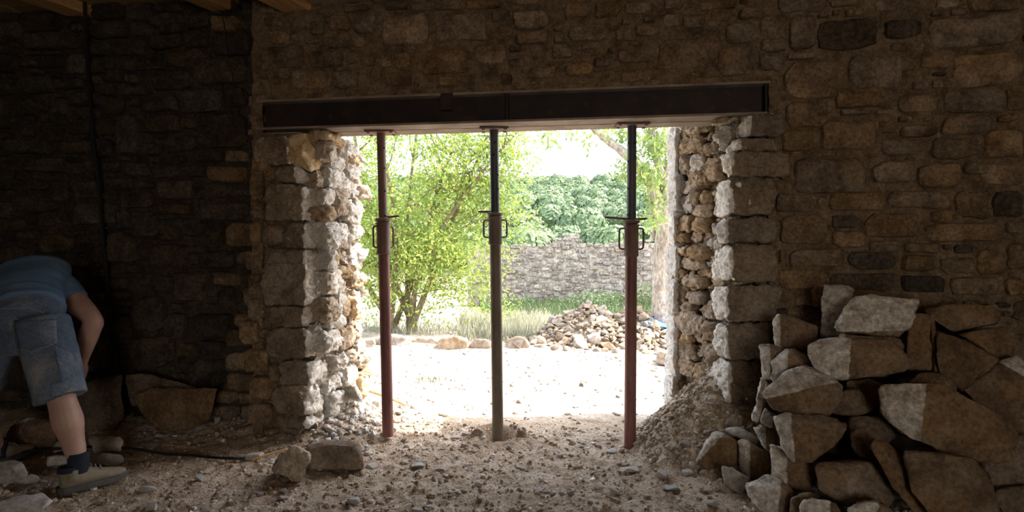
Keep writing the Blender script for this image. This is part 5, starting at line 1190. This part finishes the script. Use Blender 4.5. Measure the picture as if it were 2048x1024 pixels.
for k in range(110):     # low outer sprays that hide the stems
    t = rnd.uniform(0, 1); tips.append(tb+RGT*rnd.uniform(-1.6, 1.75)+FWD*rnd.uniform(-.9, .5)+UP*(rnd.uniform(.25, 1.6)))
for k in range(26):      # thin sprays reaching to the right before the sky
    mbs = MB(); z0 = rnd.uniform(1.6, 3.0); a = tb+RGT*rnd.uniform(.9,1.5)+UP*z0; b = a+RGT*rnd.uniform(.3,.95)+UP*rnd.uniform(-.1,.55)
    pp = branch(mbs, a, b, .009, .003, rnd, .1, 5); tips += pp[2:]
    o = mbs.build('twig', M['bark_green'], T1); sub(o, T1)
tips = np.array([list(t) for t in tips]); per = 30
r2 = np.random.default_rng(3); pos = np.repeat(tips, per, 0)+r2.normal(0, 1, (len(tips)*per, 3))*np.array([.15,.15,.13])
latc = (pos-np.array(CAM)) @ np.array(RGT); dpc = (pos-np.array(CAM)) @ np.array(FWD)
pxs = 1024+F*latc/dpc; pys = 512-F*((pos-np.array(CAM)) @ np.array(UP))/dpc
pos = pos[pos[:, 2] > .12]
sub(leaf_cloud('foliage', pos, .072, M['leaf'], T1, 4), T1)
# big tree right with leaning limb
def d8(x, y, d=8.4): return DP(x, y, d)
t2b = G(1326, 684, 0); T2 = tag(empty('old_tree', t2b), 'thick pale-barked tree with leaning limbs beside the right jamb', 'tree')
dep2 = (t2b-CAM).dot(FWD)
def tr(px, py, rad, dd=0): return d8(px, py, dep2+dd), rad
def trunk(l, nm='trunk'):
    mb = MB(); pts = [q[0] for q in l]; rad = [q[1] for q in l]; P2 = []; R2 = []
    for i in range(len(pts)-1):
        for s in range(8): t = s/8; P2.append(pts[i].lerp(pts[i+1], t)); R2.append((rad[i]*(1-t)+rad[i+1]*t))
    P2.append(pts[-1]); R2.append(rad[-1]); mb.tube(P2, R2, 22)
    v = np.array([list(q) for q in mb.v]); dv = .03*fbm(v*np.array([7, 7, 3]), 3, 60); cc = v.mean(0)
    c = np.repeat(np.array([list(p) for p in P2]), 22, 0); nrm = v-c; nrm /= np.linalg.norm(nrm, axis=1)[:, None]+1e-6
    mb.v = [tuple(q) for q in v+nrm*dv[:, None]]
    return sub(mb.build(nm, M['bark'], T2), T2)
trunk([(t2b-UP*.1, .21), tr(1326,640,.165), tr(1326,560,.15), tr(1329,480,.145), tr(1334,410,.13), tr(1340,340,.11), tr(1350,270,.10), tr(1360,150,.07)])
trunk([tr(1330,470,.11), tr(1318,400,.085), tr(1296,350,.075), tr(1262,316,.07), tr(1225,288,.062), tr(1188,258,.056), tr(1150,215,.04)], 'limb')
trunk([tr(1338,430,.08), tr(1330,370,.07), tr(1312,315,.062), tr(1300,255,.055), tr(1290,190,.04)], 'limb')
trunk([tr(1306,480,.045,.1), tr(1305,400,.04,.1), tr(1295,360,.03,.1)], 'limb')
rnd = random.Random(21); cl = []
for (cx, cy, sx, sy, n) in [(1306,280,22,16,24),(1325,290,16,30,26),(1292,345,20,22,22),(1318,385,16,24,20),(1240,266,20,5,7),(1205,262,14,4,4),(1310,425,10,12,6),(1308,440,8,8,6),(1255,330,10,10,8),(1165,274,5,5,3),(1100,275,4,6,3),(1140,262,6,3,3),(1093,270,3,8,2),(1300,220,50,22,30),(1243,345,6,6,3)]:
    for _ in range(n): cl.append(list(d8(cx+rnd.gauss(0, sx*.55), cy+rnd.gauss(0, sy*.55), dep2+rnd.uniform(-.5,.5))))
cl = np.array(cl); pos = np.repeat(cl, 15, 0)+np.random.default_rng(8).normal(0, 1, (len(cl)*15, 3))*np.array([.075,.075,.075])
sub(leaf_cloud('foliage', pos, .10, M['leaf2'], T2, 9, .38, .9), T2)
mbs = MB()
for k in range(0, len(cl), 4): mbs.tube([Vector(cl[k]), Vector(cl[k])+Vector((rnd.uniform(-.1,.25),.05,rnd.uniform(.1,.35)))], [.004,.007], 5)
sub(tag(mbs.build('twigs', M['bark'], T2), kind='stuff'), T2)
# undergrowth by the garden wall, dry grass
def bush(px, py, w, h, n, seed, m, lab, nm='bush'):
    g = G(px, py, 0); root = tag(empty(nm, g), lab, 'bush'); r = np.random.default_rng(seed)
    q = r.normal(0, 1, (n, 3)); q /= np.linalg.norm(q, axis=1)[:, None]; q *= r.random((n, 1))**.4
    pos = np.array([[g.x, g.y, h*.5]])+q*np.array([w/2, w/2, h*.55]); pos = pos[pos[:, 2] > .02]
    sub(leaf_cloud('foliage', pos, .09, m, root, seed, .4), root)
    mb = MB(); rr_ = random.Random(seed)
    for _ in range(5): mb.tube([(0,0,-.02), (rr_.uniform(-w,w)*.3, rr_.uniform(-w,w)*.3, h*.8)], [.012,.004], 6)
    mb.build('stem', M['bark_green'], root)
bush(1046, 618, .6, .30, 260, 31, M['bush_leaf'], 'small round green bush at the left foot of the garden wall')
bush(1190, 622, 1.3, .45, 620, 32, M['bush_leaf'], 'broad green bush at the foot of the garden wall behind the heap')
bush(1120, 620, .9, .3, 300, 33, M['bush_leaf'], 'low green bush at the wall foot, left of the broad bush')
bush(1290, 622, .8, .6, 420, 34, M['bush_leaf'], 'green bush between the right prop and the old tree')
bush(1240, 618, .8, .4, 320, 35, M['bush_leaf'], 'green bush behind the right prop at the wall foot')
bush(1292, 606, 1.0, 1.75, 700, 36, M['bush_leaf'], 'tall green shrub against the garden wall beside the old tree')
bush(1185, 608, .22, 1.0, 120, 37, M['bush_leaf'], 'thin green creeper climbing the middle of the garden wall', 'creeper')
def blades(name, gen, n, size, m, seed, lab):
    r = np.random.default_rng(seed); pos = gen(r, n); ub = np.tile(np.array([[0, 0, 1.0]]), (n, 1))
    tag(leaf_cloud(name, pos, size, m, None, seed, .09, 0, ub), lab, 'grass')
def gen_strip(x0, x1, y0, y1):
    def g(r, n):
        px = r.uniform(x0, x1, n); py = r.uniform(y0, y1, n); out = np.array([list(G(a, b, 0)) for a, b in zip(px, py)]); out[:, 2] = -.02; return out
    return g
blades('dry_grass', gen_strip(920, 1100, 640, 684), 2000, .24, M['dry_grass'], 41, 'long dry straw-coloured grass beyond the yard, left of the heap')
blades('green_grass', gen_strip(960, 1330, 609, 636), 2600, .24, M['grass'], 42, 'green grass along the foot of the garden wall')
blades('meadow_grass', gen_strip(690, 940, 640, 672), 1200, .15, M['dry_grass'], 43, 'dry grass under the bright leafy tree')
def gen_tuft(cx, cy, s):
    def g(r, n):
        c = G(cx, cy, 0); q = r.normal(0, 1, (n, 2))*np.array([s, s*.8]); x = c.x+q[:, 0]; y = c.y+q[:, 1]; return np.stack([x, y, gz(x, y)], 1)
    return g
blades('grass_tuft', gen_tuft(858, 764, .11), 200, .05, M['grass'], 44, 'small green grass tuft on the sunlit yard right of the left prop')
blades('weed_tuft', gen_tuft(738, 758, .08), 90, .07, M['grass'], 45, 'tiny green weed tuft beside the left jamb on the yard')

# ---------------- wooded hillside
def hill_z(x, y):
    t = np.clip((y-30)/62.0, 0, 1); return -.4 + 12.9*(t**.85) + .9*fbm(np.stack([np.ravel(x)*.05, np.ravel(y)*.05, np.ravel(x)*0], 1), 2, 99).reshape(np.shape(x))*t
X, Y = np.meshgrid(np.linspace(-110, 90, 70), np.linspace(30, 110, 40))
tag(link('hill', quads_mesh('hill', np.stack([X.ravel(), Y.ravel(), hill_z(X, Y).ravel()], 1), grid_faces(40, 70)), M['field']), kind='structure')
def crown_mesh(seed):
    r = np.random.default_rng(seed); n = 3200; nb = 12
    c = r.normal(0, 1, (nb, 3)); c /= np.linalg.norm(c, axis=1)[:, None]; c *= np.array([.62,.62,.42])*r.uniform(.6,1,(nb,1)); c[:, 2] = np.abs(c[:, 2])*1.0+.42
    rad = r.uniform(.28, .46, nb); k = r.integers(0, nb, n); q = r.normal(0, 1, (n, 3)); q /= np.linalg.norm(q, axis=1)[:, None]
    pos = c[k]+q*rad[k][:, None]*r.uniform(.85, 1.05, (n, 1))
    o = leaf_cloud('crown', pos, .15, M['hill_leaf'], None, seed, .75, .2, None, q); me = o.data; bpy.data.objects.remove(o)
    bm = bmesh.new()
    for ci, ri in zip(c, rad):
        bmesh.ops.create_icosphere(bm, subdivisions=2, radius=ri*.93, matrix=Matrix.Translation(ci))
    tmp = bpy.data.meshes.new('t'); bm.to_mesh(tmp); bm.free()
    v1 = np.zeros(len(me.vertices)*3); me.vertices.foreach_get('co', v1); v2 = np.zeros(len(tmp.vertices)*3); tmp.vertices.foreach_get('co', v2); v2 = v2.reshape(-1, 3)
    v2 = v2*(1+.06*fbm(v2*6, 2, seed))[:, None]
    fa = [tuple(p.vertices) for p in me.polygons]+[tuple(i+len(me.vertices) for i in p.vertices) for p in tmp.polygons]
    m2 = bpy.data.meshes.new('crown'); m2.from_pydata(np.concatenate([v1.reshape(-1, 3), v2]).tolist(), [], fa); m2.update()
    t = m2.attributes.new('tint', 'FLOAT', 'POINT'); t.data.foreach_set('value', np.concatenate([np.clip(r.normal(.5,.25,len(v1)//12), 0, 1).repeat(4), np.full(len(v2), .25)]).astype(np.float32)); m2.materials.append(M['hill_leaf']); m2.shade_smooth()
    return m2
crowns = [crown_mesh(k) for k in range(4)]
mb = MB(); mb.tube([(0,0,-.3),(0,0,.5)], [.07,.05], 6); tm = mesh('trunk', mb.v, mb.f); tm.materials.append(M['bark_green'])
r = random.Random(88); pl = []; n = 0
for t in range(6000):
    if n >= 290: break
    y = r.uniform(32, 92); px = r.uniform(650, 1420); d = ray(px, 512); x = (CAM+d*((y+DIST)/d.y)).x
    s = r.uniform(1.7, 2.6)
    if any((x-a)**2+(y-b)**2 < ((s+c)*.62)**2 for a, b, c in pl): continue
    pl.append((x, y, s)); z = float(hill_z(np.array([x]), np.array([y]))[0])
    root = empty('hillside_oak', (x, y, z)); root.rotation_euler = (0, 0, r.uniform(0, 6.28)); root.scale = (s, s, s*r.uniform(.85, 1.15))
    pxo = 1024+F*(root.location-CAM).dot(RGT)/(root.location-CAM).dot(FWD)
    tag(root, '%s oak %s the green hillside, %s' % ('big' if s > 2.3 else 'small' if s < 1.95 else 'rounded',
        'on the skyline of' if y > 74 else 'high on' if y > 58 else 'half way up' if y > 44 else 'at the foot of',
        'behind the leafy tree' if pxo < 960 else 'right of the middle prop' if pxo < 1090 else 'above the ruined wall' if pxo < 1180 else 'left of the right prop' if pxo < 1250 else 'behind the old tree'), 'tree', 'oaks on the wooded hillside')
    o = link('crown', crowns[n % 4], None, root); o['kind'] = 'stuff'; link('trunk', tm, None, root); n += 1
